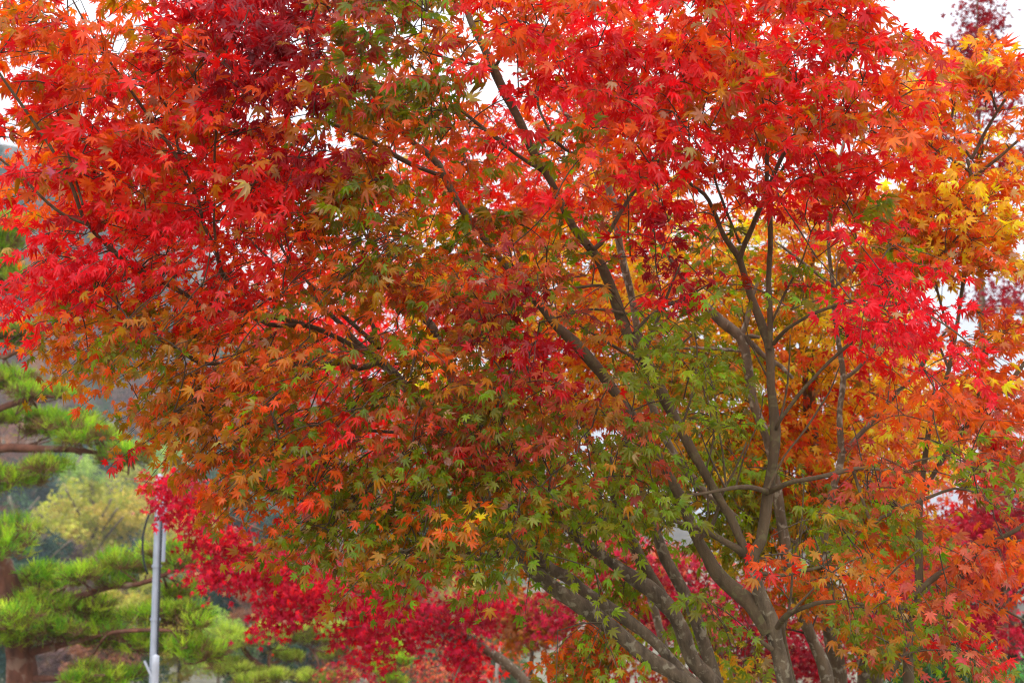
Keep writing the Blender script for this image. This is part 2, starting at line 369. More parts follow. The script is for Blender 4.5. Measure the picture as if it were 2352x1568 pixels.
# ------------------------------------------------------------------ ground and hill
def sheet(name, x0, x1, y0, y1, nx, ny, zf, mat):
    xs = np.linspace(x0, x1, nx); ys = np.linspace(y0, y1, ny); X, Y = np.meshgrid(xs, ys)
    v = np.stack((X, Y, zf(X, Y)), 2).reshape(-1, 3)
    i = np.arange(nx - 1)[None] + (np.arange(ny - 1) * nx)[:, None]
    f = np.stack((i, i + 1, i + nx + 1, i + nx), 2).reshape(-1)
    k = (nx - 1) * (ny - 1)
    o = link_mesh(name, np_mesh(name, v, f, np.arange(k) * 4, np.full(k, 4), mat, smooth=True)); o['kind'] = 'structure'
    return o
def sstep(a, b, x): t = np.clip((x - a) / (b - a), 0, 1); return t * t * (3 - 2*t)
def ground_z(X, Y): return -.02 - 4.5 * sstep(13, 32, Y) + .05 * np.sin(X * .9) * np.cos(Y * .7)
def hill_z(X, Y):
    rise = sstep(74, 430, Y) * 116
    side = 1 - sstep(-165, 20, X - Y * .02)
    return -6.2 + rise * (.04 + .96 * side) + 1.5 * np.sin(X * .09 + Y * .05) + 1.0 * np.sin(X * .21 - Y * .13)
M_GROUND = plain_mat('garden_ground', (112, 106, 86), .95, 0, .4, 3.0)
M_HILL = plain_mat('hill_floor', (74, 66, 52), .95, 0, .4, .2)
sheet('ground', -900, 900, -200, 1500, 91, 171, ground_z, M_GROUND)
sheet('hill', -480, 240, 66, 620, 97, 80, hill_z, M_HILL)

# ------------------------------------------------------------------ the large front maple
front = Maple('japanese_maple', 'large spreading maple in front, many grey stems, leaves scarlet, olive and orange', at(1850, 2160, 5.3) * np.array((1, 1, 0)), M_BARK, 11, bark_up=M_BARK_UP)
D = 5.2
def W(rows, d=D, d1=None):
    n = len(rows); d1 = d if d1 is None else d1
    return [(r[0], r[1], d + (d1 - d) * i / max(1, n-1), r[2]) for i, r in enumerate(rows)]
trunk = front.limb(W([(1862, 2175, 62), (1856, 2000, 50), (1846, 1800, 44), (1826, 1650, 40), (1805, 1568, 38), (1781, 1478, 37), (1765, 1421, 36), (1741, 1365, 32), (1728, 1322, 28), (1720, 1280, 26)]), 'trunk', 14)
LB = lambda rows, d=D, d1=None, **k: front.limb(W(rows, d, d1), 'limb', parent=trunk, **k)
# forked leader, left arm, climbing to the top of the frame
LB([(1722, 1292, 24), (1710, 1260, 21), (1698, 1232, 20), (1678, 1188, 20), (1648, 1138, 20), (1618, 1085, 21), (1595, 1045, 21), (1561, 982, 24), (1517, 899, 26), (1484, 832, 27), (1441, 766, 26), (1411, 682, 25), (1381, 606, 23), (1347, 559, 20), (1317, 522, 18), (1290, 468, 17), (1264, 413, 17), (1221, 337, 20), (1191, 267, 20), (1161, 213, 21), (1131, 153, 19), (1110, 110, 17), (1091, 73, 15), (1067, 7, 13), (1050, -50, 10), (1030, -120, 6)], 5.2, 5.25)
LB([(1352, 566, 13), (1367, 570, 12), (1394, 542, 11), (1425, 490, 10), (1454, 443, 9), (1490, 390, 6), (1520, 330, 4)], 5.2, 5.3)
LB([(1248, 395, 9), (1231, 383, 9), (1194, 360, 9), (1151, 327, 9), (1101, 287, 8), (1051, 247, 7), (997, 207, 6), (940, 150, 4)], 5.25, 5.0)
LB([(1130, 165, 9), (1121, 160, 8), (1084, 147, 7), (1031, 137, 5), (970, 120, 3)], 5.25, 5.0)
LB([(1135, 160, 9), (1148, 135, 9), (1168, 105, 8), (1200, 60, 6), (1235, 10, 4)], 5.25, 5.1)
LB([(1221, 340, 10), (1262, 318, 9), (1300, 345, 7), (1350, 372, 5)], 5.25, 5.5)
LB([(1262, 300, 6), (1235, 240, 6), (1238, 170, 4), (1242, 100, 3)], 5.35, 5.4)
LB([(1411, 672, 8), (1380, 655, 7), (1310, 660, 6), (1240, 664, 4)], 5.2, 5.0)
LB([(1440, 720, 7), (1370, 710, 6), (1310, 722, 5), (1240, 745, 3)], 5.2, 5.0)
LB([(1490, 838, 8), (1440, 812, 8), (1400, 790, 6), (1330, 750, 4)], 5.2, 5.05)
LB([(1480, 812, 9), (1500, 760, 9), (1515, 720, 8), (1535, 670, 6), (1560, 610, 4)], 5.22, 5.3)
LB([(1455, 765, 7), (1500, 720, 7), (1560, 690, 6), (1640, 650, 4)], 5.2, 5.3)
# forked leader, right arm
LB([(1722, 1295, 26), (1732, 1270, 27), (1748, 1238, 27), (1758, 1178, 26), (1764, 1128, 26), (1775, 1065, 24), (1781, 989, 25), (1771, 889, 20), (1768, 806, 22), (1757, 765, 21), (1741, 722, 19), (1715, 649, 16), (1698, 589, 15), (1665, 542, 11), (1641, 477, 10), (1621, 443, 9), (1596, 425, 8), (1560, 380, 6), (1530, 300, 5), (1500, 200, 4)], 5.15, 5.2)
LB([(1768, 800, 14), (1769, 736, 13), (1765, 639, 13), (1770, 556, 12), (1767, 500, 12), (1761, 433, 11), (1761, 333, 10), (1768, 283, 8), (1755, 240, 6), (1740, 170, 4), (1735, 80, 3)], 5.15, 5.1)
LB([(1700, 592, 13), (1711, 559, 12), (1728, 522, 12), (1748, 473, 11), (1775, 410, 11), (1801, 353, 10), (1841, 313, 9), (1880, 262, 8), (1905, 215, 6), (1950, 130, 5), (2010, 60, 3)], 5.15, 4.9)
LB([(1756, 455, 8), (1790, 400, 7), (1815, 360, 7), (1840, 330, 6), (1870, 270, 5), (1880, 190, 3)], 5.15, 4.95)
LB([(1700, 560, 6), (1660, 460, 6), (1640, 380, 5), (1670, 300, 4), (1690, 220, 3)], 5.15, 5.0)
LB([(1764, 1130, 14), (1748, 1124, 12), (1715, 1117, 11), (1668, 1123, 10), (1618, 1132, 8), (1560, 1140, 5)], 5.15, 4.85)
LB([(1766, 1128, 15), (1790, 1118, 13), (1818, 1107, 12), (1875, 1098, 11), (1968, 1078, 9), (2035, 1082, 7), (2110, 1060, 5), (2190, 1050, 3)], 5.15, 4.8)
LB([(1776, 790, 10), (1800, 762, 9), (1828, 742, 8), (1878, 716, 8), (1945, 696, 7), (2020, 690, 6), (2100, 710, 5), (2190, 760, 4), (2250, 815, 3)], 5.15, 4.6)
LB([(1782, 985, 9), (1795, 959, 9), (1848, 889, 8), (1921, 812, 8), (1995, 756, 6), (2060, 730, 4)], 5.15, 4.9)
LB([(1768, 752, 6), (1795, 690, 6), (1820, 640, 5), (1845, 590, 4), (1862, 530, 3)], 5.15, 5.0)
LB([(1704, 1270, 19), (1691, 1258, 17), (1645, 1232, 15), (1601, 1208, 14), (1560, 1200, 9), (1500, 1180, 6)], 5.2, 5.1)
# second big stem rising left of the leader
LB([(1768, 1450, 40), (1742, 1406, 42), (1721, 1382, 41), (1685, 1352, 38), (1648, 1318, 33), (1625, 1278, 28), (1605, 1245, 26), (1588, 1208, 25), (1560, 1140, 24), (1505, 1040, 23), (1450, 955, 23), (1414, 906, 23), (1377, 856, 26), (1317, 789, 26), (1277, 752, 22), (1244, 712, 19), (1180, 640, 17), (1100, 540, 16), (1050, 470, 17), (1017, 407, 17), (1001, 377, 16), (971, 350, 15), (927, 317, 12), (907, 283, 9), (880, 240, 6), (840, 180, 4)], 5.2, 5.55)
LB([(1012, 404, 11), (997, 398, 10), (944, 377, 11), (894, 350, 11), (857, 327, 10), (800, 300, 9), (743, 273, 8), (687, 233, 7), (640, 200, 6), (583, 177, 5), (520, 130, 4)], 5.5, 5.2)
LB([(1601, 1240, 9), (1632, 1215, 10), (1648, 1170, 8), (1665, 1120, 7), (1690, 1080, 5), (1720, 1010, 4)], 5.25, 5.3)
# leaning lichen-covered stems
C0 = [(1856, 2030, 46), (1800, 1790, 42), (1700, 1660, 37)]
LB(C0 + [(1564, 1558, 34), (1484, 1512, 34), (1417, 1455, 36), (1351, 1405, 38), (1284, 1362, 36), (1227, 1312, 34), (1150, 1210, 33), (1100, 1120, 33), (1040, 1030, 30), (960, 930, 26), (890, 850, 22), (834, 805, 15), (784, 752, 12), (720, 690, 10), (640, 620, 7), (560, 540, 5)], 5.3, 5.3, seg=14)
LB([(1850, 2010, 40), (1760, 1730, 34), (1640, 1610, 28), (1567, 1545, 26), (1501, 1472, 26), (1417, 1408, 29), (1351, 1365, 28), (1301, 1325, 27), (1251, 1298, 26), (1200, 1205, 24), (1130, 1090, 23), (1070, 960, 22), (1011, 786, 20), (964, 729, 17), (900, 640, 12), (850, 560, 8), (800, 470, 5)], 5.42, 5.5, seg=14)
LB([(1854, 2020, 40), (1780, 1760, 40), (1690, 1630, 38), (1635, 1562, 36), (1588, 1512, 35), (1561, 1438, 35), (1527, 1385, 37), (1484, 1345, 36), (1444, 1318, 32), (1401, 1285, 28), (1351, 1248, 24), (1300, 1205, 20), (1220, 1100, 16), (1160, 1000, 12)], 5.6, 5.6, seg=14)
LB([(1530, 1388, 27), (1517, 1362, 30), (1490, 1318, 29), (1474, 1290, 26), (1440, 1215, 22), (1400, 1120, 18), (1350, 1000, 13), (1320, 900, 8)], 5.6, 5.75)
LB([(1855, 2000, 36), (1740, 1740, 34), (1670, 1620, 32), (1645, 1568, 31), (1625, 1512, 30), (1601, 1438, 30), (1581, 1385, 30), (1561, 1345, 29), (1524, 1278, 26), (1505, 1225, 22), (1470, 1120, 16), (1430, 1000, 10)], 5.75, 5.8, seg=12)
# left boughs fanning out of the hub
LB([(880, 838, 18), (820, 800, 14), (760, 768, 12), (700, 745, 12), (600, 722, 12), (533, 715, 12), (467, 705, 12), (427, 675, 12), (357, 636, 13), (320, 619, 12), (283, 592, 11), (240, 555, 10), (205, 515, 9), (187, 480, 9), (163, 413, 8), (133, 360, 8), (87, 287, 7), (43, 223, 7), (0, 163, 6), (-40, 110, 4)], 5.3, 4.55)
LB([(205, 518, 8), (150, 495, 7), (110, 467, 7), (67, 423, 6), (30, 388, 6), (0, 363, 5), (-50, 320, 4)], 4.75, 4.6)
LB([(700, 748, 11), (620, 745, 11), (577, 720, 12), (557, 682, 13), (537, 655, 14), (510, 625, 12), (497, 572, 10), (470, 517, 8), (457, 463, 8), (420, 383, 8), (383, 323, 8), (350, 277, 7), (320, 230, 7), (283, 177, 6), (240, 117, 5), (187, 27, 4), (160, -30, 3)], 5.1, 4.6)
LB([(500, 590, 7), (492, 520, 6), (492, 463, 6), (493, 400, 6), (495, 330, 5), (497, 283, 5), (470, 220, 4), (430, 150, 3)], 4.9, 4.65)
LB([(190, 470, 6), (165, 380, 5), (140, 290, 5), (120, 215, 4)], 4.75, 4.9)
LB([(420, 390, 6), (380, 240, 6), (300, 190, 6), (225, 210, 5), (160, 155, 4), (70, 60, 3)], 4.9, 5.2)
LB([(871, 800, 12), (862, 765, 11), (851, 735, 10), (830, 690, 9), (800, 640, 7), (770, 560, 5)], 5.35, 5.5)
LB([(862, 790, 13), (840, 770, 12), (817, 749, 11), (784, 719, 10), (730, 670, 8), (660, 590, 6), (600, 480, 4)], 5.3, 5.4)
LB([(870, 830, 16), (824, 846, 14), (784, 835, 11), (700, 838, 8), (600, 840, 7), (520, 838, 7), (460, 836, 10), (420, 812, 9), (370, 785, 7), (300, 770, 5), (220, 760, 3)], 5.25, 4.7)
LB([(510, 838, 6), (487, 850, 6), (470, 890, 5), (460, 940, 4)], 4.85, 4.8)
LB([(462, 838, 5), (452, 860, 5), (430, 875, 4)], 4.8, 4.7)
# low twisting limbs
LB([(1786, 1440, 14), (1800, 1420, 14), (1821, 1405, 14), (1858, 1392, 11), (1888, 1385, 9), (1950, 1386, 7), (2030, 1400, 5), (2100, 1420, 3)], 5.15, 4.8)
LB([(1743, 1316, 10), (1765, 1318, 9), (1795, 1320, 9), (1835, 1312, 8), (1888, 1298, 7), (1910, 1280, 5), (1940, 1240, 3)], 5.15, 5.0)
LB([(1772, 1490, 13), (1758, 1480, 11), (1742, 1468, 9), (1733, 1464, 7)], 5.15, 5.1)
LB([(1845, 1660, 17), (1821, 1568, 16), (1808, 1512, 14), (1798, 1462, 12), (1796, 1430, 9)], 5.3, 5.3)
LB([(1960, 1082, 7), (2000, 1195, 8), (2025, 1188, 8), (2068, 1168, 8), (2135, 1138, 8), (2195, 1118, 6), (2240, 1125, 4)], 5.0, 4.9)
LB([(1250, 1300, 9), (1180, 1280, 9), (1100, 1272, 8), (1010, 1262, 6), (930, 1265, 5), (860, 1250, 3)], 5.3, 4.8)
LB([(1180, 1240, 8), (1110, 1282, 6), (1040, 1290, 5), (960, 1300, 4), (900, 1325, 3)], 5.3, 4.8)
LB([(1560, 1190, 8), (1470, 1185, 8), (1400, 1192, 7), (1330, 1200, 5), (1250, 1190, 3)], 5.2, 4.7)
LB([(1090, 1150, 9), (1000, 1140, 8), (900, 1160, 7), (800, 1170, 6), (700, 1150, 4), (600, 1120, 3)], 5.3, 4.7)
LB([(1040, 1050, 9), (940, 1000, 8), (840, 990, 7), (740, 980, 6), (620, 990, 5), (500, 960, 4), (400, 950, 3)], 5.3, 4.6)

for rows, d in (([(1668, 1122, 5), (1660, 1040, 5), (1648, 960, 4), (1640, 880, 3)], 5.2), ([(1690, 1118, 5), (1712, 1040, 4), (1745, 960, 3), (1752, 900, 2)], 5.2), ([(1620, 1085, 5), (1640, 1000, 4), (1630, 930, 3), (1622, 850, 2)], 5.25),
 ([(1780, 1000, 6), (1800, 930, 5), (1812, 850, 4), (1815, 770, 3)], 5.2), ([(1776, 890, 5), (1745, 830, 4), (1720, 770, 3), (1706, 690, 2)], 5.2), ([(1798, 1462, 7), (1815, 1380, 6), (1822, 1290, 5), (1840, 1200, 4), (1845, 1110, 3)], 5.3),
 ([(1765, 1120, 6), (1800, 1050, 5), (1850, 985, 5), (1905, 900, 4), (1935, 830, 3)], 5.1), ([(1605, 1245, 6), (1625, 1180, 5), (1622, 1120, 4), (1640, 1060, 3)], 5.2), ([(1818, 1405, 6), (1880, 1340, 5), (1950, 1290, 4), (2010, 1270, 3)], 5.0), ([(1950, 1386, 5), (2010, 1350, 5), (2060, 1300, 4), (2110, 1260, 3)], 5.0),
 ([(1565, 985, 6), (1590, 900, 5), (1600, 820, 4), (1590, 750, 3)], 5.25), ([(1500, 870, 6), (1540, 810, 5), (1590, 770, 4), (1640, 700, 3)], 5.3)):
    LB(rows, d)
ROWS_FRONT = [
 'orpb2.2 orpb2.2 ob.9 ob.5 rk3 kr3 k3 kob2.4 mg3 gm3 br3 robp2.2 orpb2.4 orpb3 robp3 orpb3 orpb3 orpb3 orpb3 robp3 orpb2.4 r.4 . .',
 'orpb2.6 orpb2.8 orpb3 orpb2.8 orpb3 kr3 k3 kom3 mg3 gm3 gb3 bo2.2 robp2.2 rpob2.8 prow3 rpob3 robp3 rpob3 robp3 robp3 orpb2.8 robp1.6 . .',
 'orpb2.2 robp3 robp3 robp3 orpb3 kob3 ok2 kob2 gm3 gb2.6 go2.2 robp1.2 orpb1.2 robp2 prow3 prow3 orpb3 robp3 robp3 robp3 orpb2.6 orpb1.8 . .',
 'robp2.2 robp3.7 r3.7 robp3.7 robp3.7 robp3.7 ork2.4 bgk2.8 bk2.2 bo1.8 go2 robp1 og1 go1.2 orpb2 rpob2.2 robp3 robp3 rpob3 rpob3 orpb2 ob1 . .',
 'robp1.5 robp3.7 rpob3.7 rpob3.7 robp3.7 robp3.7 rok3 bgk2.8 bg3 gb2 go2 gb1 robp1.2 robp1 rk1.2 rpob1.8 rpob1 rpob2.6 rpob3 rpob2.2 orpb1.4 . . .',
 'pr0.5 p3.4 pr3.7 rp3.7 pr3.7 ro3.7 rok3 bo3 gbo3 bgm3 gbo2 mb2.2 mb2.2 mg.8 rk.5 rk1 g.5 k.5 r.6 pr.9 go.6 og.7 . .',
 'pr0.8 pr3.4 rp3.7 rbo3.7 roy3.7 ro3.7 rbo3 gbo3 gob3 moy3 bmg3 mbr3 mg2 gb.8 g.5 kp2.3 kg.9 g.5 g.5 r.4 p1.6 p1.6 p.6 .',
 'or.7 ogb3 gbo3 rbo3 rbo3 rbo3 gbo2.2 gbo1.1 ogy1.3 oyb1.8 bm3 kr2.6 kr1.8 gb.8 g.5 g.8 r.4 g.4 g.3 p1.6 p2.6 p2.6 p1.4 .',
 'o.1 bog1 gob2.6 bgo3 bogbbo3 obbmy3 obbmy2.4 gbo.9 mgb1.2 gb3 gmb3 gkb2 kr2.4 kr.9 g.5 gl1.4 g.6 g.2 . r.3 r.2 p.5 p.5 .',
 '. . gbo.6 bog2.2 bogbbo3 bog3 obbmy3 omb3 mgb3 gb3 gmb3 gmb3 gbm3 mgb2.6 bg1.8 gl1.6 gl1.2 g.4 r.4 r.5 ob.3 o.5 o.3 .',
 '. . r.2 bor1.2 bog2.8 gbo3 gbo3 orm3 mgb3 mgo3 gmr3 mgr3 mgb3 mgb3 mgb3 gm2 gl.7 g.3 b.3 b.3 mg.9 mgr1.6 gmo1.7 mgo1',
 '. . . . bog.7 bgo2.6 gbo3 gbo3 gb3 gb3 oyg2.6 gb3 gmb3 gmb3 gb3 gl2.6 gl1.2 g.2 gl.6 gb1.4 gmb2.1 mrg2.1 gmb2.1 gm1.6',
 '. . . . . bog.4 bgo1.8 gbo3 gb3 gb3 gb2.6 gbl2.4 gkb1.8 gl1.6 gl1.4 g.5 . gl.3 gl.9 bg1.6 gbm1.7 gbm1.5 w.6 .',
 '. . . . . . . gbo.6 gb1.4 gb2 gb1.6 gb1.2 g.5 . g.2 . g.3 . orb1.2 obr1.6 bog1.4 w.5 w.5 w.3',
 '. . . . . . . . . . . o.3 . o.3 . g.7 g.7 g.3 ro.3 rb.7 gbm1.9 gbm1.9 bmg1.9 mr.8',
 '. . . . . . . . . . . . . go.5 go.8 . yg.7 . . . gbm1 mrg1.6 wmg1.6 mw.8']
BOUGHS = [('foliage', 'scarlet and orange leaves on the upper left boughs'), ('foliage', 'dark crimson leaves high left of the middle'),
 ('foliage', 'olive and rust leaves over the middle of the crown'), ('foliage', 'bright red leaves at the upper right'),
 ('foliage', 'pink red bough reaching out to the right'), ('foliage', 'rust orange leaves hanging low on the left'),
 ('foliage', 'olive green leaves low over the stems'), ('foliage', 'muted red and green leaves low on the right')]
def bough_of(x, y):
    if y > 600 and x > 1850 and y < 900: return 4
    if y > 860: return 5 if x < 780 else (6 if x < 1700 else 7)
    if x < 490 or (x < 720 and y > 200): return 0 if y < 680 else 5
    if x < 800: return 1 if y < 480 else 2
    if x < 1170: return 2
    return 3 if y < 600 else 2
grid_sprays(front, ROWS_FRONT, (4.45, 5.1), 2.15, bough_of, .18, 15, .039)
# the far side of the same crown
ROWS_BACK = [
 'o0.87 o0.87 o0.43 . ro1.4 rk1.4 k1.4 ko1.2 ob1.4 gb1.4 bo1.4 or1.2 or1.4 or1.9 or1.9 or1.9 or1.9 or1.9 or1.9 or1.4 o1.2 . . .',
 'o1.2 o1.4 or1.7 or1.4 or1.7 ro1.4 kr1.4 ok1.4 ob1.4 bo1.4 ob1.2 or0.72 or0.87 or1.4 or1.9 or1.9 or1.9 or1.9 or1.9 or1.7 o1.4 . . .',
 'o0.87 ro1.9 ro1.9 ro1.9 or1.9 or1.4 or0.72 ok0.72 ob1.3 bo1.2 o1 ro0.43 o0.43 or0.87 or1.4 or1.9 or1.9 or1.9 ro1.9 or1.7 o1.4 . . .',
 'o1 ro2.4 ro2.4 ro2.4 ro2.8 or2.4 or1.2 rk1.4 ob0.87 o0.72 ob1 or0.43 o0.43 o0.58 og0.87 or1 or1.4 ro1.7 ro1.7 or1.4 o1.2 . . .',
 'o1 ro2.8 ro2.8 ro2.8 ro2.8 or2.8 ro1.9 ko1.7 bo1.4 bo1.2 bo1 g0.43 o0.58 o0.43 g0.43 o0.87 o0.58 or1.4 ro1.4 or1 o0.87 . . .',
 'r0.18 ro1.9 ro1.9 ro1.9 ro1.9 ro1.9 ro1.3 bo1.3 bo1.2 bo1 bg.7 bg.6 bg.5 g.3 g.4 r.3 g.4 . . r.5 g.4 . . .',
 'ro0.18 ro1.9 ro1.9 ro1.9 ro1.9 ro1.9 rb1.4 bo1.3 bo1 bo1 bo1 bk.7 g.6 g.4 g.4 k.6 g.3 g.3 . . o.2 o.2 . .',
 'o0.12 ob1.4 bo1.4 rb1.4 ro1.4 ro1.4 bo.9 bo.3 bo.3 o.6 ok.9 k.8 k.5 g.4 g.4 g.6 g.3 . . . p.3 p.3 . .',
 '. ob.4 bo1.4 bo1.4 bo1.4 bo1.4 bo1 bo.3 bo.3 bo.9 gb1 g.7 k.7 g.4 g.5 gl.9 gl.6 g.3 . . . o.2 o.2 .',
 '. . ob.8 bo1.4 bo1.4 bo1.4 bo1.4 bo1.2 bo1 bg1 gb1 gb.9 gb.8 gb.7 gb.6 gl.8 gl.8 g.4 . . o.4 o.4 . .',
 '. . . bo.6 bo1.4 bo1.4 bo1.4 bo1.2 bo1.2 bg1.2 gb1 gb1 gb.8 gb.8 gb.9 g.8 g.6 g.3 . . m.5 m.6 o.6 .',
 '. . . . bo.4 bo1.2 bo1.4 bg1.4 bg1.4 bg1.3 gb1.2 gb1.2 gb1 gb1 gb1 g.9 g.6 . g.3 g.5 gm.7 m.7 g.6 g.5',
 '. . . . . . bo.8 bg1.3 gb1.3 gb1.3 gb1.2 gb1 g.6 g.6 g.6 g.3 . . g.3 g.6 g.6 g.5 . .',
 '. . . . . . . . gb.5 gb.7 gb.6 g.4 . . . . . . o.6 o.6 o.6 . . .']
grid_sprays(front, ROWS_BACK, (5.35, 6.2), 2.9, bough_of, .2, 15, .039)
grid_sprays(front, ['ob2.2 orpb2.2 o.9 . krp2.6 kr3 k3 kom2.6 mg3 gm3 br2.6 robp2.2 orpb2.6 orpb3 robp3 orpb3 orpb3 orpb3 orpb3 robp2.8 orpb1.8 . . .'], (4.45, 5.4), 2.2, bough_of, .18, 15, .039, row0=-1)
front.finish(lean=.30, upn=.65, center=at(1300, 1000, 5.8), boughs=BOUGHS)

# ------------------------------------------------------------------ the amber maple close behind on the right
T = Maple('japanese_maple', 'slender orange and amber maple standing at the right edge, open forked branches against sky', at(2110, 2000, 6.3) * np.array((1, 1, 0)), M_BARK_UP, 21)
tr = T.limb(W([(2105, 1960, 26), (2085, 1500, 24), (2108, 1362, 22), (2111, 1305, 20), (2115, 1145, 15), (2141, 949, 12), (2168, 882, 11), (2185, 822, 10), (2215, 640, 9), (2234, 500, 9), (2238, 403, 9), (2231, 363, 8)], 6.3), 'trunk')
for rows in ([(2231, 365, 7), (2195, 310, 6), (2181, 287, 6), (2190, 240, 5), (2170, 200, 3)], [(2233, 400, 6), (2205, 378, 5), (2178, 360, 5), (2140, 335, 3)],
 [(2232, 365, 8), (2250, 330, 8), (2265, 300, 8), (2290, 258, 7), (2315, 220, 6), (2348, 180, 5), (2375, 130, 3)], [(2292, 258, 6), (2280, 230, 6), (2265, 187, 5), (2225, 170, 3)],
 [(2238, 405, 8), (2260, 388, 8), (2285, 370, 7), (2338, 325, 6), (2400, 270, 4)], [(2100, 1500, 14), (2060, 1420, 14), (2135, 1335, 14), (2185, 1302, 14), (2235, 1268, 13), (2285, 1242, 12), (2348, 1208, 11), (2420, 1160, 8)],
 [(2280, 1246, 8), (2310, 1244, 8), (2348, 1240, 7), (2420, 1235, 5)], [(2120, 1130, 12), (2180, 1030, 12), (2235, 959, 12), (2295, 902, 11), (2348, 832, 10), (2400, 760, 6)],
 [(2220, 975, 8), (2245, 906, 8), (2255, 842, 7), (2260, 790, 4)], [(2050, 905, 6), (2101, 866, 8), (2125, 828, 8), (2148, 789, 7), (2190, 740, 4)],
 [(2190, 800, 6), (2150, 640, 6), (2180, 560, 6), (2200, 520, 5), (2240, 440, 4)], [(2180, 850, 6), (2100, 650, 6), (2120, 640, 6), (2160, 590, 5), (2210, 530, 4)],
 [(2040, 1560, 12), (2068, 1512, 11), (2101, 1492, 10), (2150, 1480, 8), (2200, 1470, 5)], [(2130, 1420, 8), (2170, 1390, 8), (2215, 1370, 8), (2290, 1390, 7), (2352, 1420, 5)]):
    T.limb(W(rows, 6.3, 6.2), 'limb', parent=tr)
blob_sprays(T, [(2230, 165, 100, 60, 6.3, .4, 'oyb', 34), (2310, 160, 60, 55, 6.3, .4, 'orm', 18), (2140, 215, 60, 60, 6.3, .4, 'oy', 14), (2150, 330, 110, 90, 6.3, .5, 'oyr', 38), (2300, 310, 70, 100, 6.3, .4, 'oyb', 24),
  (2235, 470, 130, 100, 6.3, .5, 'yo', 46), (2110, 470, 100, 90, 6.3, .5, 'oyr', 34), (2110, 580, 110, 80, 6.3, .5, 'ybo', 40), (2290, 570, 80, 90, 6.3, .4, 'oyb', 26), (2030, 600, 90, 80, 6.3, .4, 'bgo', 18),
  (2310, 760, 60, 90, 6.3, .4, 'oym', 18), (2240, 880, 120, 70, 6.3, .5, 'oyw', 24), (2330, 940, 60, 90, 6.3, .4, 'omw', 18), (2140, 960, 140, 60, 6.3, .5, 'yow', 24), (2300, 1060, 90, 60, 6.3, .4, 'mwr', 16),
  (2230, 1310, 100, 50, 6.2, .4, 'wo', 20), (2310, 1280, 60, 50, 6.2, .4, 'wo', 12), (2330, 450, 50, 80, 6.3, .4, 'oy', 14)], .95, .2, 11, .043)
T.finish(center=at(2200, 900, 6.4))

# ------------------------------------------------------------------ the yellow maple behind the front tree
T = Maple('japanese_maple', 'tall yellow-orange maple behind the front tree, two mottled trunks seen through its stems', at(1925, 1900, 7.6) * np.array((1, 1, 0)), M_BARKG, 31)
tr = T.limb(W([(1940, 1830, 46), (1928, 1568, 40), (1921, 1512, 38), (1901, 1412, 36), (1888, 1312, 36), (1881, 1212, 33), (1868, 1128, 30), (1868, 1022, 32), (1861, 922, 32), (1861, 856, 30), (1850, 790, 22), (1865, 722, 24), (1865, 622, 20), (1875, 556, 18), (1900, 470, 15), (1930, 380, 10), (1950, 280, 6)], 7.6, 7.8), 'trunk', 12)
for rows, d in (([(1935, 1750, 36), (1901, 1568, 31), (1888, 1518, 30), (1861, 1458, 27), (1841, 1405, 26), (1821, 1345, 27), (1808, 1278, 28), (1798, 1212, 26), (1788, 1152, 24), (1768, 1022, 22), (1741, 956, 22), (1728, 912, 22), (1715, 822, 22), (1701, 776, 25), (1655, 739, 23), (1618, 702, 18), (1588, 666, 13), (1540, 600, 9), (1480, 500, 6)], 7.0),
  ([(1745, 775, 8), (1712, 772, 14), (1735, 799, 13), (1758, 822, 12), (1791, 842, 11), (1815, 869, 8)], 6.9), ([(1703, 770, 14), (1716, 735, 12), (1722, 700, 11), (1740, 640, 7)], 7.0),
  ([(1885, 1292, 24), (1891, 1245, 20), (1901, 1178, 17), (1915, 1112, 16), (1932, 1050, 17), (1928, 956, 14), (1938, 869, 13), (1928, 789, 12), (1918, 722, 11), (1914, 656, 10), (1908, 589, 9), (1905, 520, 7), (1900, 430, 4)], 6.6),
  ([(1938, 869, 9), (1968, 849, 9), (2005, 802, 8), (2035, 752, 7), (2060, 700, 4)], 6.6), ([(1916, 660, 8), (1868, 622, 8), (1821, 586, 7), (1780, 555, 4)], 6.6), ([(1918, 658, 8), (1958, 622, 7), (1998, 579, 7), (2050, 540, 5), (2090, 480, 3)], 6.6),
  ([(1930, 1045, 14), (1961, 1012, 12), (2008, 962, 12), (2058, 906, 11), (2101, 866, 9), (2130, 820, 6)], 6.6), ([(1885, 1290, 10), (1850, 1262, 9), (1800, 1228, 8), (1755, 1205, 7), (1700, 1170, 5), (1660, 1100, 3)], 7.2),
  ([(1715, 805, 9), (1660, 802, 8), (1600, 798, 7), (1570, 800, 5), (1500, 780, 3)], 7.0),
  ([(1700, 1200, 20), (1600, 1110, 19), (1530, 1010, 18), (1487, 899, 18), (1481, 849, 17), (1467, 782, 17), (1457, 722, 16), (1444, 656, 17), (1427, 589, 17), (1417, 522, 18), (1413, 485, 18), (1401, 443, 17), (1391, 400, 15), (1374, 333, 14), (1371, 283, 12), (1362, 200, 8), (1340, 100, 5)], 6.4),
  ([(1985, 1800, 36), (1985, 1568, 33), (1981, 1478, 31), (1981, 1412, 28), (1985, 1330, 22), (2000, 1200, 14)], 8.2), ([(1990, 1700, 36), (2011, 1568, 33), (2035, 1505, 30), (2080, 1420, 20), (2140, 1330, 12)], 7.8),
  ([(1375, 300, 7), (1320, 270, 7), (1270, 250, 6), (1200, 190, 4)], 6.5), ([(1380, 345, 8), (1330, 300, 7), (1297, 258, 6), (1265, 215, 5)], 6.5)):
    T.limb(W(rows, d), 'limb', parent=tr)
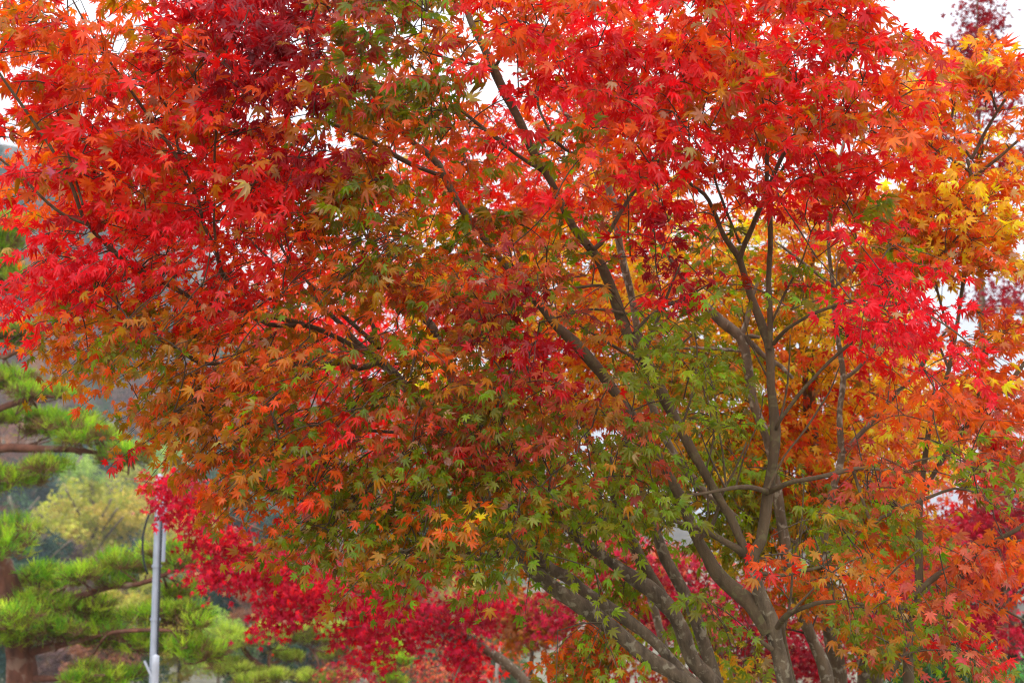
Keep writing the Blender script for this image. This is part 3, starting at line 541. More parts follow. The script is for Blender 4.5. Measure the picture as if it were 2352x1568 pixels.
blob_sprays(T, [(1050, 620, 140, 170, 7.6, .5, 'yor', 50), (1950, 1100, 220, 140, 8.6, .5, 'yo', 70), (1650, 950, 240, 160, 8.8, .5, 'yl', 70), (2000, 620, 140, 140, 8.4, .5, 'yo', 40), (1450, 560, 200, 160, 8.6, .5, 'yor', 50), (1240, 560, 120, 100, 7.6, .5, 'yo', 26), (1250, 760, 170, 150, 7.6, .5, 'yo', 60), (1460, 700, 150, 110, 7.6, .6, 'yow', 34), (1470, 900, 160, 150, 7.8, .6, 'yow', 60),
  (1640, 850, 160, 120, 7.6, .6, 'ly', 56), (1700, 1020, 170, 120, 7.6, .6, 'yo', 60), (1600, 1080, 200, 120, 7.4, .6, 'lgy', 56), (1560, 560, 130, 110, 7.6, .6, 'ylo', 22), (1700, 620, 130, 120, 7.6, .6, 'ygo', 30), (1800, 560, 110, 100, 7.6, .6, 'yog', 28),
  (1820, 760, 150, 140, 7.6, .6, 'yog', 56), (1960, 700, 120, 120, 7.4, .6, 'ybg', 32), (1980, 880, 150, 120, 7.6, .6, 'yor', 42), (1850, 1000, 140, 100, 7.8, .6, 'yo', 44), (2050, 1050, 160, 110, 7.8, .6, 'yow', 54),
  (1830, 1180, 150, 110, 7.6, .6, 'lyo', 56), (1980, 1200, 140, 100, 7.6, .6, 'loy', 40), (2080, 1230, 150, 90, 8.0, .6, 'owl', 40), (1700, 1240, 130, 90, 7.6, .6, 'lgy', 30), (1350, 1220, 160, 100, 7.4, .5, 'lgo', 40), (1150, 1200, 180, 120, 7.4, .5, 'gob', 40),
  (1900, 460, 120, 90, 7.4, .5, 'yor', 22), (1330, 420, 140, 110, 7.4, .5, 'or', 24), (1100, 350, 160, 110, 7.4, .5, 'ro', 34), (1330, 250, 130, 90, 7.2, .5, 'or', 20), (1480, 420, 120, 100, 7.2, .5, 'ybo', 22), (1430, 250, 130, 90, 7.2, .5, 'or', 22), (900, 420, 160, 110, 7.6, .5, 'or', 30),
  (1880, 1360, 150, 60, 7.2, .5, 'bgo', 26), (2040, 1470, 120, 60, 7.6, .5, 'gol', 24), (1610, 1430, 60, 40, 7.0, .4, 'lg', 9), (1700, 1530, 60, 40, 6.8, .3, 'ylg', 8), (1420, 1380, 60, 40, 7.6, .3, 'lgo', 12), (1400, 1480, 70, 60, 7.4, .3, 'lob', 18), (1330, 1530, 90, 60, 7.4, .4, 'ogb', 26), (1300, 650, 260, 200, 8.2, .5, 'yor', 90), (1280, 980, 260, 150, 8.4, .5, 'yow', 100), (1150, 1080, 200, 110, 8.4, .5, 'ogy', 50), (2050, 900, 200, 130, 8.8, .5, 'yo', 50), (1150, 450, 200, 140, 8.2, .5, 'or', 50), (1600, 700, 280, 180, 8.4, .5, 'yow', 70), (1050, 850, 150, 120, 8.2, .5, 'yor', 40), (1900, 850, 260, 200, 8.6, .5, 'yow', 70)], 1.15, .25, 12, .046)
T.finish(T_FIVE, M_LEAFG, center=at(1750, 1000, 7.8), upn=.75, lean=.25)

# ------------------------------------------------------------------ scarlet and crimson maples further back
T = Maple('japanese_maple', 'scarlet maple glimpsed through the left half of the front tree', at(1575, 1760, 9.8) * np.array((1, 1, 0)), M_BARKG, 41)
tr = T.limb(W([(1575, 1740, 26), (1530, 1500, 20), (1420, 1200, 16), (1150, 950, 12), (850, 750, 8)], 9.8), 'trunk')
T.limb(W([(1300, 1060, 10), (1000, 960, 7), (700, 900, 5)], 9.8), 'limb', parent=tr)
blob_sprays(T, [(760, 790, 180, 110, 9.8, .7, 'rpo', 90), (950, 700, 150, 120, 9.8, .7, 'ro', 50), (600, 900, 150, 100, 9.8, .7, 'ro', 40), (900, 950, 220, 110, 9.8, .7, 'ro', 70), (700, 620, 160, 100, 9.8, .7, 'or', 40), (560, 760, 100, 90, 9.8, .6, 'ro', 20)], 1.5, .32, 12, .046)
T.finish(T_LITE, M_LEAFB, twig=False)

T = Maple('japanese_maple', 'deep crimson maple with drooping layered boughs behind the grey pole', at(1300, 1900, 11) * np.array((1, 1, 0)), M_BARKG, 42)
tr = T.limb(W([(1310, 1900, 40), (1270, 1700, 32), (1200, 1560, 26), (1100, 1480, 20), (960, 1400, 15)], 10.8), 'trunk')
for rows in ([(960, 1400, 13), (800, 1350, 10), (650, 1330, 8), (500, 1310, 5), (420, 1310, 3)], [(900, 1370, 9), (700, 1260, 7), (540, 1190, 5), (400, 1120, 4), (290, 1095, 2)], [(1000, 1420, 10), (880, 1430, 7), (800, 1440, 4)], [(1080, 1480, 8), (1060, 1520, 5), (1040, 1560, 3)]):
    T.limb(W(rows, 10.8, 10.4), 'limb', parent=tr)
blob_sprays(T, [(410, 1130, 66, 55, 10.5, .4, 'ckp', 60), (450, 1180, 50, 34, 10.5, .4, 'ckp', 26), (500, 1238, 72, 26, 10.5, .4, 'kcp', 40), (490, 1310, 80, 26, 10.5, .4, 'ckp', 40), (590, 1320, 90, 42, 10.6, .4, 'ckp', 70), (700, 1360, 100, 50, 10.6, .5, 'cpk', 90), (640, 1410, 62, 36, 10.6, .4, 'ckp', 40), (560, 1270, 100, 40, 10.6, .4, 'ckp', 40), (700, 1300, 130, 50, 10.6, .5, 'ckp', 50),
  (810, 1390, 80, 55, 10.7, .5, 'ckp', 60), (850, 1450, 70, 50, 10.7, .5, 'ckp', 60), (940, 1400, 110, 55, 10.8, .5, 'ckp', 80), (930, 1310, 160, 50, 10.8, .5, 'ckp', 50), (870, 1510, 30, 25, 10.7, .3, 'ckp', 12), (960, 1450, 50, 35, 10.7, .3, 'cp', 18), (1070, 1420, 70, 50, 10.8, .4, 'kcu', 60), (1060, 1500, 36, 50, 10.8, .3, 'ckp', 36), (1130, 1390, 80, 50, 11, .4, 'ckp', 30)], .9, .26, 12, .040)
T.finish(T_LITE, M_LEAFB, twig=False, lean=.3)

T = Maple('japanese_maple', 'crimson and rose maple low behind the grey stems at right', at(1700, 2000, 12) * np.array((1, 1, 0)), M_BARKG, 43)
tr = T.limb(W([(1690, 1960, 34), (1660, 1700, 30), (1655, 1550, 26), (1640, 1470, 20), (1600, 1380, 14), (1560, 1280, 8)], 12), 'trunk')
T.limb(W([(1665, 1650, 22), (1700, 1540, 18), (1745, 1470, 14), (1800, 1380, 8)], 12), 'limb', parent=tr)
blob_sprays(T, [(1440, 1300, 120, 80, 12, .8, 'cuw', 110), (1380, 1240, 90, 60, 12, .6, 'cwu', 40), (1560, 1320, 110, 80, 12, .8, 'cuw', 100), (1590, 1420, 110, 70, 12, .8, 'uwc', 90), (1480, 1420, 110, 70, 12, .8, 'cuw', 70), (1700, 1400, 120, 90, 12.4, .8, 'ukc', 90), (1720, 1520, 140, 80, 12.4, .8, 'uk', 110), (1850, 1450, 130, 90, 12.4, .8, 'kcu', 90), (1880, 1540, 100, 60, 12.4, .8, 'uk', 60), (1380, 1500, 90, 60, 12, .6, 'cb', 36), (1300, 1400, 90, 60, 12, .6, 'uc', 36), (1500, 1540, 90, 50, 12, .6, 'cb', 30)], .95, .36, 12, .046)
T.finish(T_LITE, M_LEAFB, twig=False, lean=.3)

T = Maple('japanese_maple', 'dark crimson maple in the shade at the lower right edge', at(2300, 2000, 12.5) * np.array((1, 1, 0)), M_BARKG, 44)
tr = T.limb(W([(2290, 1980, 34), (2300, 1600, 28), (2310, 1300, 22), (2300, 1100, 14), (2290, 1000, 8)], 12.5), 'trunk')
T.limb(W([(2310, 1400, 12), (2200, 1250, 9), (2150, 1180, 5)], 12.5), 'limb', parent=tr)
blob_sprays(T, [(2200, 1240, 110, 70, 12.5, .8, 'kc', 90), (2300, 1190, 90, 70, 12.5, .8, 'ku', 70), (2310, 1320, 80, 70, 12.5, .8, 'ck', 60), (2170, 1400, 110, 80, 12.5, .8, 'kc', 70), (2280, 1450, 100, 60, 12.5, .8, 'kc', 50), (2060, 1350, 110, 90, 12.5, .8, 'ck', 60), (2250, 960, 140, 80, 12.8, .8, 'orw', 50), (2100, 960, 120, 70, 12.8, .8, 'row', 40), (2150, 1100, 150, 80, 12.8, .8, 'row', 60)], .95, .36, 12, .048)
T.finish(T_LITE, M_LEAFB, twig=False, lean=.3)

T = Maple('japanese_maple', 'small rusty orange maple, blurred dome below the front tree', at(1210, 1750, 13) * np.array((1, 1, 0)), M_BARKG, 45)
tr = T.limb(W([(1212, 1800, 14), (1216, 1600, 12), (1222, 1480, 8), (1225, 1400, 5)], 13), 'trunk')
blob_sprays(T, [(1225, 1430, 85, 75, 13, .5, 'nb', 150), (1180, 1390, 50, 40, 13, .4, 'nbk', 40), (1270, 1420, 50, 50, 13, .4, 'nb', 40)], 1, .3, 12, .046)
T.finish(T_LITE, M_LEAFB, twig=False)

T = Maple('sweetgum_tree', 'tall narrow wine-red tree rising against the sky at the upper right', at(2255, 1700, 16) * np.array((1, 1, 0)), M_BARKG, 46)
tr = T.limb(W([(2262, 1750, 30), (2262, 1200, 24), (2258, 700, 16), (2255, 300, 9), (2252, 40, 4), (2250, -60, 2)], 16), 'trunk')
for rows in ([(2258, 900, 8), (2180, 830, 6), (2080, 770, 4)], [(2258, 600, 7), (2200, 480, 5), (2150, 400, 3)], [(2257, 500, 6), (2310, 400, 5), (2350, 340, 3)], [(2256, 350, 5), (2180, 230, 4), (2120, 170, 2)], [(2260, 800, 8), (2310, 720, 6), (2370, 650, 4)]):
    T.limb(W(rows, 16), 'limb', parent=tr)
blob_sprays(T, [(2258, 10, 42, 60, 16, .5, 'uk', 34), (2245, 90, 50, 55, 16, .6, 'uk', 46), (2225, 150, 60, 50, 16, .6, 'uk', 40), (2130, 165, 50, 40, 16, .6, 'uk', 26), (2260, 240, 80, 60, 16, .7, 'uk', 46), (2110, 230, 60, 50, 16, .7, 'uk', 26), (2190, 330, 90, 60, 16, .8, 'uk', 46), (2270, 400, 80, 70, 16, .8, 'uk', 40), (2080, 780, 90, 60, 16, .8, 'uk', 60), (2300, 690, 70, 60, 16, .8, 'uk', 46), (2020, 850, 60, 40, 16, .6, 'uk', 18), (2330, 350, 50, 50, 16, .6, 'uk', 16), (2180, 560, 120, 80, 16, .8, 'uk', 40)], 1, .36, 11, .052)
T.finish(T_LITE, M_LEAFB, twig=False, lean=.3)

T = Maple('conifer_tree', 'dark evergreen tree in the shade behind the maples at the lower right edge', at(2330, 1900, 15) * np.array((1, 1, 0)), M_PINEBARK, 47)
tr = T.limb(W([(2322, 1800, 40), (2320, 1400, 34), (2318, 1200, 26), (2316, 1080, 14), (2316, 1000, 6)], 15), 'trunk')
T.limb(W([(2250, 1700, 24), (2262, 1400, 20), (2270, 1180, 12)], 15), 'limb', parent=tr)
blob_sprays(T, [(2310, 1250, 120, 120, 15.2, .8, 'f', 130), (2180, 1330, 120, 110, 15.2, .8, 'f', 110), (2250, 1480, 150, 90, 15.2, .8, 'f', 120), (2060, 1440, 120, 80, 15.2, .8, 'f', 70), (2320, 1120, 60, 60, 15.2, .5, 'f', 30)], 1, .4, 14, .06)
T.finish(T_LITE, M_LEAFB, twig=False)

# ------------------------------------------------------------------ pines
def needle_pad(center, rx, ry, rz, n, cols, rng, ln=.11):
    """flattened cloud of needle tufts"""
    u = rng.normal(0, 1, (n, 3)); u = norm(u) * (rng.random((n, 1)) ** .4)
    u[:, 2] = np.abs(u[:, 2]) * 1.0 - .25
    p = center + u * np.array((rx, ry, rz))
    k = 12
    d = norm(norm(u * np.array((1, 1, 1.0)))[:, None] * .6 + np.array((0, 0, .75)) + rng.normal(0, .55, (n, k, 3)))
    side = norm(np.cross(d, rng.normal(0, 1, (n, k, 3))))
    l = ln * rng.uniform(.7, 1.2, (n, k, 1)); wdt = .0042
    a = p[:, None] + rng.normal(0, .012, (n, k, 3))
    v = np.stack((a - side * wdt, a + side * wdt, a + d * l + side * wdt * .4, a + d * l - side * wdt * .4), 2)
    ci = rng.integers(0, len(cols), n); c = cols[ci] * rng.uniform(.9, 1.5, (n, 1))
    brown = (u[:, 2] < .12) & (rng.random(n) < .55) | (rng.random(n) < .06)
    c[brown] = lin((120, 92, 58)) * rng.uniform(.7, 1.2, (int(brown.sum()), 1))
    c = np.broadcast_to(c[:, None, None], (n, k, 4, 3)).copy()
    c[:, :, 2:] *= np.array((1.2, 1.12, 1.0))
    return v.reshape(-1, 3), np.clip(c.reshape(-1, 3), 0, .9)
PINE_C = np.array([lin(c) for c in ((124, 168, 30), (148, 184, 36), (100, 148, 36), (170, 190, 50), (128, 138, 40))])
PINE_Y = np.array([lin(c) for c in ((160, 178, 60), (150, 170, 50), (176, 186, 76), (128, 150, 54))])
def pine(label, base, trunk_spec, limbs, pads, d, seed, cols, ln=.11, per=1.0):
    rng = np.random.default_rng(seed)
    root = empty('pine_tree', tuple(base), label, 'pine tree')
    def wood(spec, nm, par):
        p = smooth_path(limb_pts(spec), .12); k = len(p)
        p[:, 3] *= 1 + rng.normal(0, .05, k); t = Tubes(); t.add(p[:, :3], np.maximum(p[:, 3], .004), 10, True, rng, .05)
        return t.build(nm, M_PINEBARK, par), p
    tr, tp = wood(trunk_spec, 'trunk', root); nodes = [tp]
    for l in limbs:
        o, p = wood(l, 'branch', tr); nodes.append(p)
    nodes = np.concatenate(nodes)
    for px, py, rx, ry, dd in pads:
        c = at(px, py, d + dd); sx, sz = rx * (d + dd) / F, 1.25 * ry * (d + dd) / F
        sy = max(.35, sx * .8)
        tw = Tubes(); j = int(np.argmin(np.sum((nodes[:, :3] - c)**2, 1))); A = nodes[j, :3]
        vs = []; cs = []
        subs = max(2, int(sx / max(.12, sz * .8)))
        for q in range(subs * 2):
            cc = c + np.array((rng.uniform(-.8, .8) * sx, rng.uniform(-.8, .8) * sy, rng.uniform(-.5, .45) * sz))
            r = sz * rng.uniform(.55, .95)
            v, cl_ = needle_pad(cc, r * 1.5, r * 1.5, r * .8, int(48 * per), cols, rng, ln); vs.append(v); cs.append(cl_)
            e = cc - np.array((0, 0, r * .3)); m = (A + e) / 2 + rng.normal(0, .05, 3) + np.array((0, 0, -.05))
            tw.add(smooth_path(np.array([[*A, .012], [*m, .009], [*e, .004]]), .1)[:, :3], .008, 5, False)
        v = np.concatenate(vs); cl_ = np.concatenate(cs); nf = len(v) // 4
        o = link_mesh('needle_pad', np_mesh('needle_pad', v, np.arange(nf * 4), np.arange(nf) * 4, np.full(nf, 4), M_NEEDLE, cl_), root)
        tw.build('twig', M_PINEBARK, o)
    return root
pine('big red-barked pine at the left edge with tiered bright green pads', at(60, 1900, 15) * np.array((1, 1, 0)) + np.array((0, 0, -.5)),
 W([(80, 2000, 80), (66, 1700, 74), (52, 1568, 70), (44, 1480, 64), (34, 1400, 60), (14, 1330, 56), (-14, 1270, 52), (-50, 1180, 46), (-60, 1000, 40), (-40, 800, 34), (-20, 650, 26), (-10, 560, 18)], 15),
 [W(r, 15, b) for r, b in (([(-55, 1060, 26), (0, 1030, 22), (80, 1030, 18), (160, 1032, 15), (230, 1040, 10), (300, 1050, 6)], 14.8), ([(-55, 960, 20), (20, 930, 15), (100, 910, 10), (160, 915, 5)], 14.6), ([(-40, 800, 18), (10, 820, 14), (60, 790, 8)], 14.8), ([(-30, 720, 22), (10, 700, 18), (40, 680, 10)], 14.7),
  ([(30, 1390, 30), (100, 1385, 20), (150, 1378, 16), (200, 1363, 14), (260, 1345, 14), (320, 1340, 12), (400, 1310, 8), (470, 1290, 5)], 14.7), ([(48, 1500, 24), (140, 1480, 16), (240, 1455, 12), (340, 1445, 9), (420, 1450, 5)], 14.6), ([(200, 1520, 5), (222, 1490, 6), (238, 1465, 6), (262, 1450, 6), (315, 1448, 5)], 14.4), ([(-40, 1220, 20), (10, 1215, 12), (50, 1220, 6)], 14.8), ([(55, 1560, 20), (150, 1555, 12), (240, 1550, 6)], 14.5))],
 [(45, 1430, 70, 34, -.6), (20, 520, 50, 34, -.2), (40, 650, 50, 30, -.2), (30, 560, 60, 40, 0), (10, 600, 60, 36, -.3), (30, 780, 60, 30, 0), (70, 895, 95, 34, -.3), (20, 870, 60, 30, 0), (60, 975, 110, 36, .2), (170, 985, 90, 40, -.2), (240, 1020, 75, 36, -.3), (60, 1085, 75, 34, -.4), (10, 1100, 60, 40, 0), (15, 1240, 60, 50, -.4), (290, 1050, 40, 28, -.3),
  (130, 1335, 90, 34, .2), (230, 1320, 90, 38, -.2), (330, 1300, 90, 36, 0), (430, 1275, 90, 30, -.2), (500, 1270, 50, 22, -.2), (30, 1420, 80, 40, .3), (140, 1400, 90, 40, 0), (250, 1410, 100, 40, .1), (370, 1420, 90, 36, -.1), (430, 1425, 60, 26, -.2), (100, 1455, 90, 45, -.3), (30, 1450, 60, 40, -.2), (290, 1475, 110, 36, 0), (400, 1490, 90, 36, -.2), (450, 1500, 50, 24, -.2), (210, 1545, 60, 30, -.3), (250, 1565, 70, 30, -.2), (440, 1360, 60, 24, .2)], 15, 51, PINE_C)
pine('cloud-pruned yellow-green pine at the bottom, right of the pole', at(650, 1800, 22) * np.array((1, 1, 0)) + np.array((0, 0, -1.8)),
 W([(655, 1900, 26), (650, 1700, 22), (635, 1568, 17), (600, 1530, 14), (570, 1505, 12), (555, 1480, 8)], 22),
 [W(r, 22) for r in ([(625, 1555, 10), (618, 1520, 9), (622, 1490, 6)], [(650, 1650, 14), (690, 1580, 11), (720, 1545, 10), (760, 1535, 8), (790, 1520, 4)], [(735, 1540, 7), (728, 1510, 7), (715, 1490, 4)], [(640, 1570, 8), (570, 1560, 6), (530, 1540, 3)])],
 [(560, 1462, 66, 24, 0), (530, 1480, 40, 18, -.2), (650, 1455, 70, 20, 0), (710, 1470, 66, 22, .2), (755, 1450, 50, 22, -.2), (530, 1530, 54, 14, -.2), (600, 1555, 60, 16, -.3), (690, 1560, 54, 14, -.3), (760, 1500, 50, 16, 0), (660, 1510, 50, 14, .3), (780, 1560, 40, 14, 0)], 22, 52, PINE_Y, .12, 1.1)
pine('small bright lime pine bough at the bottom under the crimson leaves', at(880, 1800, 18) * np.array((1, 1, 0)) + np.array((0, 0, -1.0)),
 W([(905, 1850, 16), (900, 1650, 13), (890, 1570, 10), (880, 1530, 7), (888, 1495, 5)], 18), [W([(892, 1575, 6), (860, 1540, 5), (840, 1535, 3)], 18), W([(886, 1520, 5), (905, 1505, 4), (915, 1510, 3)], 18)],
 [(865, 1536, 40, 12, 0), (910, 1518, 34, 10, 0), (890, 1490, 36, 18, .2), (900, 1560, 30, 10, -.2)], 18, 53, PINE_C * np.array((1.15, 1.15, .8)))

# ------------------------------------------------------------------ the grey pole
M_STEEL = plain_mat('galvanised_steel', (158, 165, 178), .45, .2, .1, 9)
M_PIPE = plain_mat('pale_conduit', (172, 176, 186), .5, 0, .08, 9)
M_CABLE = plain_mat('black_cable', (34, 36, 40), .6)
dp = 13.2
def vert(px, py0, py1, r, d=dp):
    a, b = at(px, py0, d), at(px, py1, d); b = np.array((a[0], a[1], b[2])); return a, b
base = at(352, 1568, dp); gz = float(ground_z(base[0], base[1]))
pole = empty('utility_pole', (base[0], base[1], gz), 'thin grey metal pole with strapped conduit and loose cable, left of the crimson leaves', 'pole')
top_z = at(352, 1090, dp)[2]
t = Tubes(); zz = np.linspace(gz, top_z, 14)
t.add(np.stack((np.full(14, base[0]), np.full(14, base[1]), zz), 1), np.linspace(.040, .034, 14), 20)
t.build('shaft', M_STEEL, pole)
def rod(nm, pts, r, mat, seg=10): t = Tubes(); p = smooth_path(np.array([[*q, r] for q in pts]), .06); t.add(p[:, :3], r, seg); return t.build(nm, mat, pole)
bx, by = base[0], base[1]
rod('cable', [(bx + .040, by - .035, gz + .1), (bx + .040, by - .036, (gz + top_z) / 2), (bx + .042, by - .036, at(0, 1270, dp)[2]), (bx + .048, by - .034, at(0, 1170, dp)[2])], .009, M_CABLE)
rod('conduit', [(bx + .060, by - .02, at(0, 1290, dp)[2]), (bx + .062, by - .02, at(0, 1220, dp)[2]), (bx + .062, by - .02, top_z - .05)], .022, M_STEEL)
rod('service_pipe', [(bx + .030, by - .062, gz), (bx + .030, by - .062, (gz + at(0, 1505, dp)[2]) / 2), (bx + .030, by - .062, at(0, 1505, dp)[2])], .034, M_PIPE, 16)
z = lambda py: at(0, py, dp)[2]
lx = lambda px: at(px, 1300, dp)[0]
rod('loose_cable', [(bx - .02, by - .04, z(1165)), (lx(333), by - .05, z(1182)), (lx(324), by - .06, z(1215)), (lx(321), by - .06, z(1250)), (lx(325), by - .05, z(1290)), (lx(334), by - .04, z(1318))], .010, M_CABLE)
rod('stay_rod', [(lx(333), by - .05, z(1516)), (lx(341), by - .05, z(1532)), (bx + .01, by - .06, z(1560)), (bx + .02, by - .04, z(1600))], .012, M_PIPE)
for py in (1300, 1422, 1535):
    t = Tubes(); t.add(np.array([(bx, by, z(py) - .012), (bx, by, z(py) + .012)]), .047, 20, False); t.build('band', M_STEEL, pole)

# ------------------------------------------------------------------ undergrowth: sapling, rosy shrub, evergreen shrubs
T = Maple('sapling', 'pale bent sapling trunk with a few red leaves at the bottom middle', at(1142, 1750, 14) * np.array((1, 1, 0)), M_PALE, 61)
tr = T.limb(W([(1142, 1850, 13), (1142, 1640, 11), (1141, 1568, 10), (1143, 1530, 9), (1147, 1500, 9), (1156, 1480, 8), (1163, 1470, 6)], 14), 'trunk')
T.limb(W([(1142, 1600, 6), (1120, 1560, 5), (1095, 1555, 3)], 14), 'limb', parent=tr)
blob_sprays(T, [(1165, 1500, 50, 40, 14, .3, 'rw', 8), (1110, 1540, 40, 30, 14, .3, 'wr', 5)], 1, .25, 7, .06)
T.finish(T_LITE, M_LEAFB, twig=True)
T = Maple('shrub', 'twiggy rose-pink shrub thinning at the bottom middle', at(960, 1800, 19) * np.array((1, 1, 0)) + np.array((0, 0, -1)), M_BARKG, 62, 'shrub')
tr = T.limb(W([(960, 1850, 12), (955, 1650, 9), (940, 1540, 6), (930, 1490, 3)], 19), 'trunk')
for q in range(9):
    x = 790 + q * 38; T.limb(W([(955, 1720 - q * 5, 6), ((955 + x) / 2, 1600, 4), (x, 1470 + (q * 37) % 50, 2)], 19, 18.6), 'limb', parent=tr)
blob_sprays(T, [(830, 1545, 90, 40, 19, .6, 'uwc', 70), (960, 1530, 90, 50, 19, .6, 'wru', 70), (1060, 1550, 70, 35, 19, .6, 'wu', 30), (1120, 1440, 60, 60, 20, .5, 'wn', 20)], 1, .35, 8, .04)
T.finish(T_LITE, M_LEAFB, twig=False)
for nm, lab, px, py, d, blobs, sd in (
  ('shrub', 'dark green broad-leaved shrub in the bottom right corner', 2230, 1700, 10.5, [(2200, 1545, 120, 45, 10.5, .5, 'e', 110), (2120, 1560, 80, 30, 10.5, .4, 'e', 50), (2280, 1560, 80, 40, 10.5, .5, 'e', 60)], 63),
  ('shrub', 'pale green leafy shrub tips at the right end of the bottom edge', 2310, 1700, 9.2, [(2320, 1540, 46, 26, 9.2, .25, 't', 13)], 64)):
    T = Maple(nm, lab, at(px, py, d) * np.array((1, 1, 0)), M_BARKG, sd, 'shrub')
    tr = T.limb(W([(px, 1800, 12), (px, 1650, 9), (px - 10, 1570, 5)], d), 'trunk')
    blob_sprays(T, blobs, 1, .22, 12, .05)
    T.finish(make_template([(-70, .6), (0, 1.0), (70, .6)], .2, .12, True), M_LEAFB, twig=True)

# ------------------------------------------------------------------ the autumn haze
hv = np.array([(x, y, z) for z in (-9.5, 136.0) for x, y in ((-905, -205), (905, -205), (905, 1505), (-905, 1505))], float)
hf = np.array([(0, 3, 2, 1), (4, 5, 6, 7), (0, 1, 5, 4), (1, 2, 6, 5), (2, 3, 7, 6), (3, 0, 4, 7)])
m, n, o = new_mat('haze'); pv = n.nodes.new('ShaderNodeVolumePrincipled'); pv.inputs['Density'].default_value = .0006; pv.inputs['Color'].default_value = (.86, .9, .97, 1)
n.links.new(pv.outputs[0], o.inputs['Volume'])
hz = link_mesh('haze', np_mesh('haze', hv, hf.reshape(-1), np.arange(6) * 4, np.full(6, 4), m)); hz['kind'] = 'stuff'

# ------------------------------------------------------------------ trees on the hill
rng = np.random.default_rng(77)
KINDS = {
 'olive': ((176, 170, 70), (154, 150, 60), (190, 164, 74)), 'lime': ((150, 170, 74), (132, 156, 64), (168, 180, 84)), 'green': ((66, 92, 58), (54, 82, 56), (84, 104, 60)),
 'russet': ((142, 96, 74), (120, 80, 66), (156, 104, 72)), 'mauve': ((128, 100, 94), (112, 86, 84), (140, 112, 98)), 'teal': ((52, 78, 66), (46, 70, 64), (70, 92, 72))}
def hill_crown(kind, seed):
    r = np.random.default_rng(seed); cols = 1.3 * np.array([lin(c) for c in KINDS[kind]])
    nb = 70; b = norm(r.normal(0, 1, (nb, 3))) * r.uniform(.35, 1.0, (nb, 1)) * np.array((3.3, 3.3, 3.4)); b[:, 2] += 4.2
    per = 110; p = b[:, None] + norm(r.normal(0, 1, (nb, per, 3))) * r.uniform(.5, 1.0, (nb, per, 1)) * r.uniform(.5, 1.15, (nb, 1, 1)); p = p.reshape(-1, 3); n = len(p)
    c = np.repeat(cols[r.integers(0, 3, nb)] * r.uniform(.75, 1.2, (nb, 1)), per, 0) * r.uniform(.75, 1.25, (n, 1))
    me = leaves_mesh('crown', p, r.normal(0, 1, (n, 3)), np.array((0, 0, .6)) + r.normal(0, .7, (n, 3)), r.uniform(.12, .26, n), c, c, M_LEAFB, T_LITE, r)
    return me
def hill_trunk(seed):
    r = np.random.default_rng(seed); t = Tubes()
    t.add(smooth_path(np.array([[0, 0, -.6, .28], [.1, 0, 2, .22], [r.normal(0, .3), r.normal(0, .3), 5, .12], [r.normal(0, .4), r.normal(0, .4), 7.4, .04]]), .4)[:, :3], np.linspace(.28, .05, len(smooth_path(np.array([[0, 0, -.6, .28], [.1, 0, 2, .22], [0, 0, 5, .12], [0, 0, 7.4, .04]]), .4)))[:1].repeat(1) if False else .16, 7)
    for q in range(5):
        a = r.uniform(0, 6.28); t.add(smooth_path(np.array([[0, 0, 2.5 + q * .6, .1], [math.cos(a) * 1.2, math.sin(a) * 1.2, 4.2 + q * .5, .06], [math.cos(a) * 2.4, math.sin(a) * 2.4, 5.4 + q * .5, .02]]), .4)[:, :3], .06, 5)
    return t.mesh('trunk', M_BARKG)
PROTO = {k: (hill_crown(k, 100 + i), hill_trunk(200 + i)) for i, k in enumerate(KINDS)}
def hit_hill(px, py):
    """first point where the sight line meets the hill"""
    for d in np.arange(40, 560, 1.0):
        p = at(px, py, d)
        if p[2] < max(hill_z(p[0], p[1]) if p[1] > 66 else -99, ground_z(p[0], p[1])): return p
    return None
WORDS = {'olive': 'yellow-olive tree on the hillside', 'lime': 'light green tree on the hillside', 'green': 'dark green tree on the hillside', 'russet': 'russet brown tree on the hillside', 'mauve': 'greyish mauve leafless-looking tree on the hillside', 'teal': 'dark blue-green conifer-coloured tree on the hillside'}
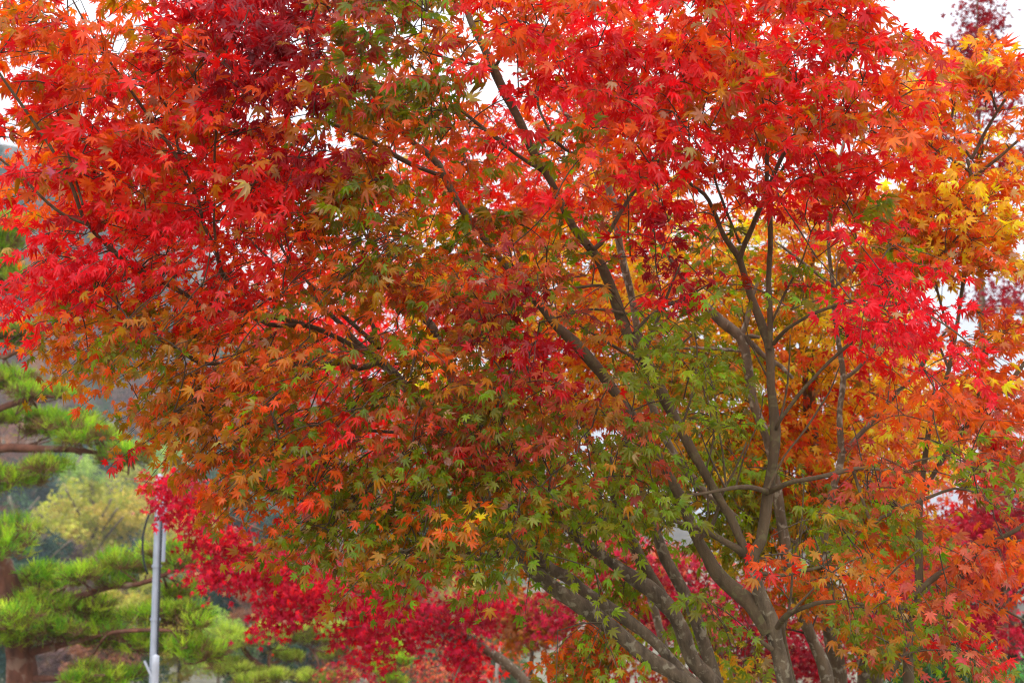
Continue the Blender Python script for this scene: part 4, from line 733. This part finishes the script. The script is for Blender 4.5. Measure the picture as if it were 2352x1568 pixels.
def hill_tree(px, py, kind, scale, label=None):
    p = hit_hill(px, py)
    if p is None: return
    scale *= min(1.1, p[1] / 115)
    o = empty('hill_tree', (p[0], p[1], p[2] - .1), label or WORDS[kind], 'tree', None if label else kind + ' trees on the wooded hillside')
    for nm, me in zip(('crown', 'trunk'), PROTO[kind]):
        c = bpy.data.objects.new(nm, me); COL.objects.link(c); c.parent = o
    o.scale = (scale * rng.uniform(.9, 1.15), scale * rng.uniform(.9, 1.15), scale * rng.uniform(.85, 1.15)); o.rotation_euler.z = rng.uniform(0, 6.28)
# the ones that can be told apart, named by their foot
hill_tree(200, 1400, 'olive', 1.5, 'broad yellow-olive tree on the hillside, the big pale crown left of the pole')
hill_tree(310, 1350, 'olive', 1.2, 'yellow-olive tree close behind the pole cable on the hillside')
hill_tree(165, 1235, 'lime', 1.0, 'pale lime tree on the hillside just above the broad olive crown')
seq = {'t': 'teal', 'g': 'green', 'm': 'mauve', 'r': 'russet', 'o': 'olive', 'l': 'lime'}
HROWS = [(1600, 'gtmrgolgtrmgtg', -40, 90), (1520, 'tgrmogtrmgtrog', -60, 90), (1440, 'gtmgtorgtmgrtg', -20, 85), (1360, 'tgmtg.otgrmtgl', -60, 90), (1280, 'rtg.l.tgmtorgt', -30, 85), (1210, 'mrgt.lgtmorgtm', -60, 85), (1140, 'rmgmtlgtmrgtmg', -30, 80), (1080, 'mrtmgrtmgtmrgt', -60, 80), (1010, 'mrmgmrtmgmrtmg', -30, 80), (950, 'mmrmgmtmrmgmtm', -60, 75), (890, 'mrmmtmmgmmtmgm', -30, 75), (840, 'mtmrmmtmmgmmtm', -60, 70), (790, 'mmtmmmtmmtmm', -30, 70), (740, 'mtmmtmmtmm', -60, 65), (690, 'tmmtmmtm', -30, 62), (645, 'mtmtmtmm', -50, 60), (600, 'mtmmtmm', -30, 58), (560, 'tmtmtm', -50, 56), (520, 'mtmtm', -40, 54), (490, 'tmtmgm', -50, 50), (465, 'gtmtmt', -30, 50), (440, 'mtgtmt', -50, 50), (418, 'tmtgtm', -30, 50)]
for y, s, x0, dx in HROWS:
    for i, ch in enumerate(s):
        if ch in seq: hill_tree(x0 + i * dx + rng.uniform(-18, 18), y + rng.uniform(-14, 14), seq[ch], rng.uniform(.8, 1.15))
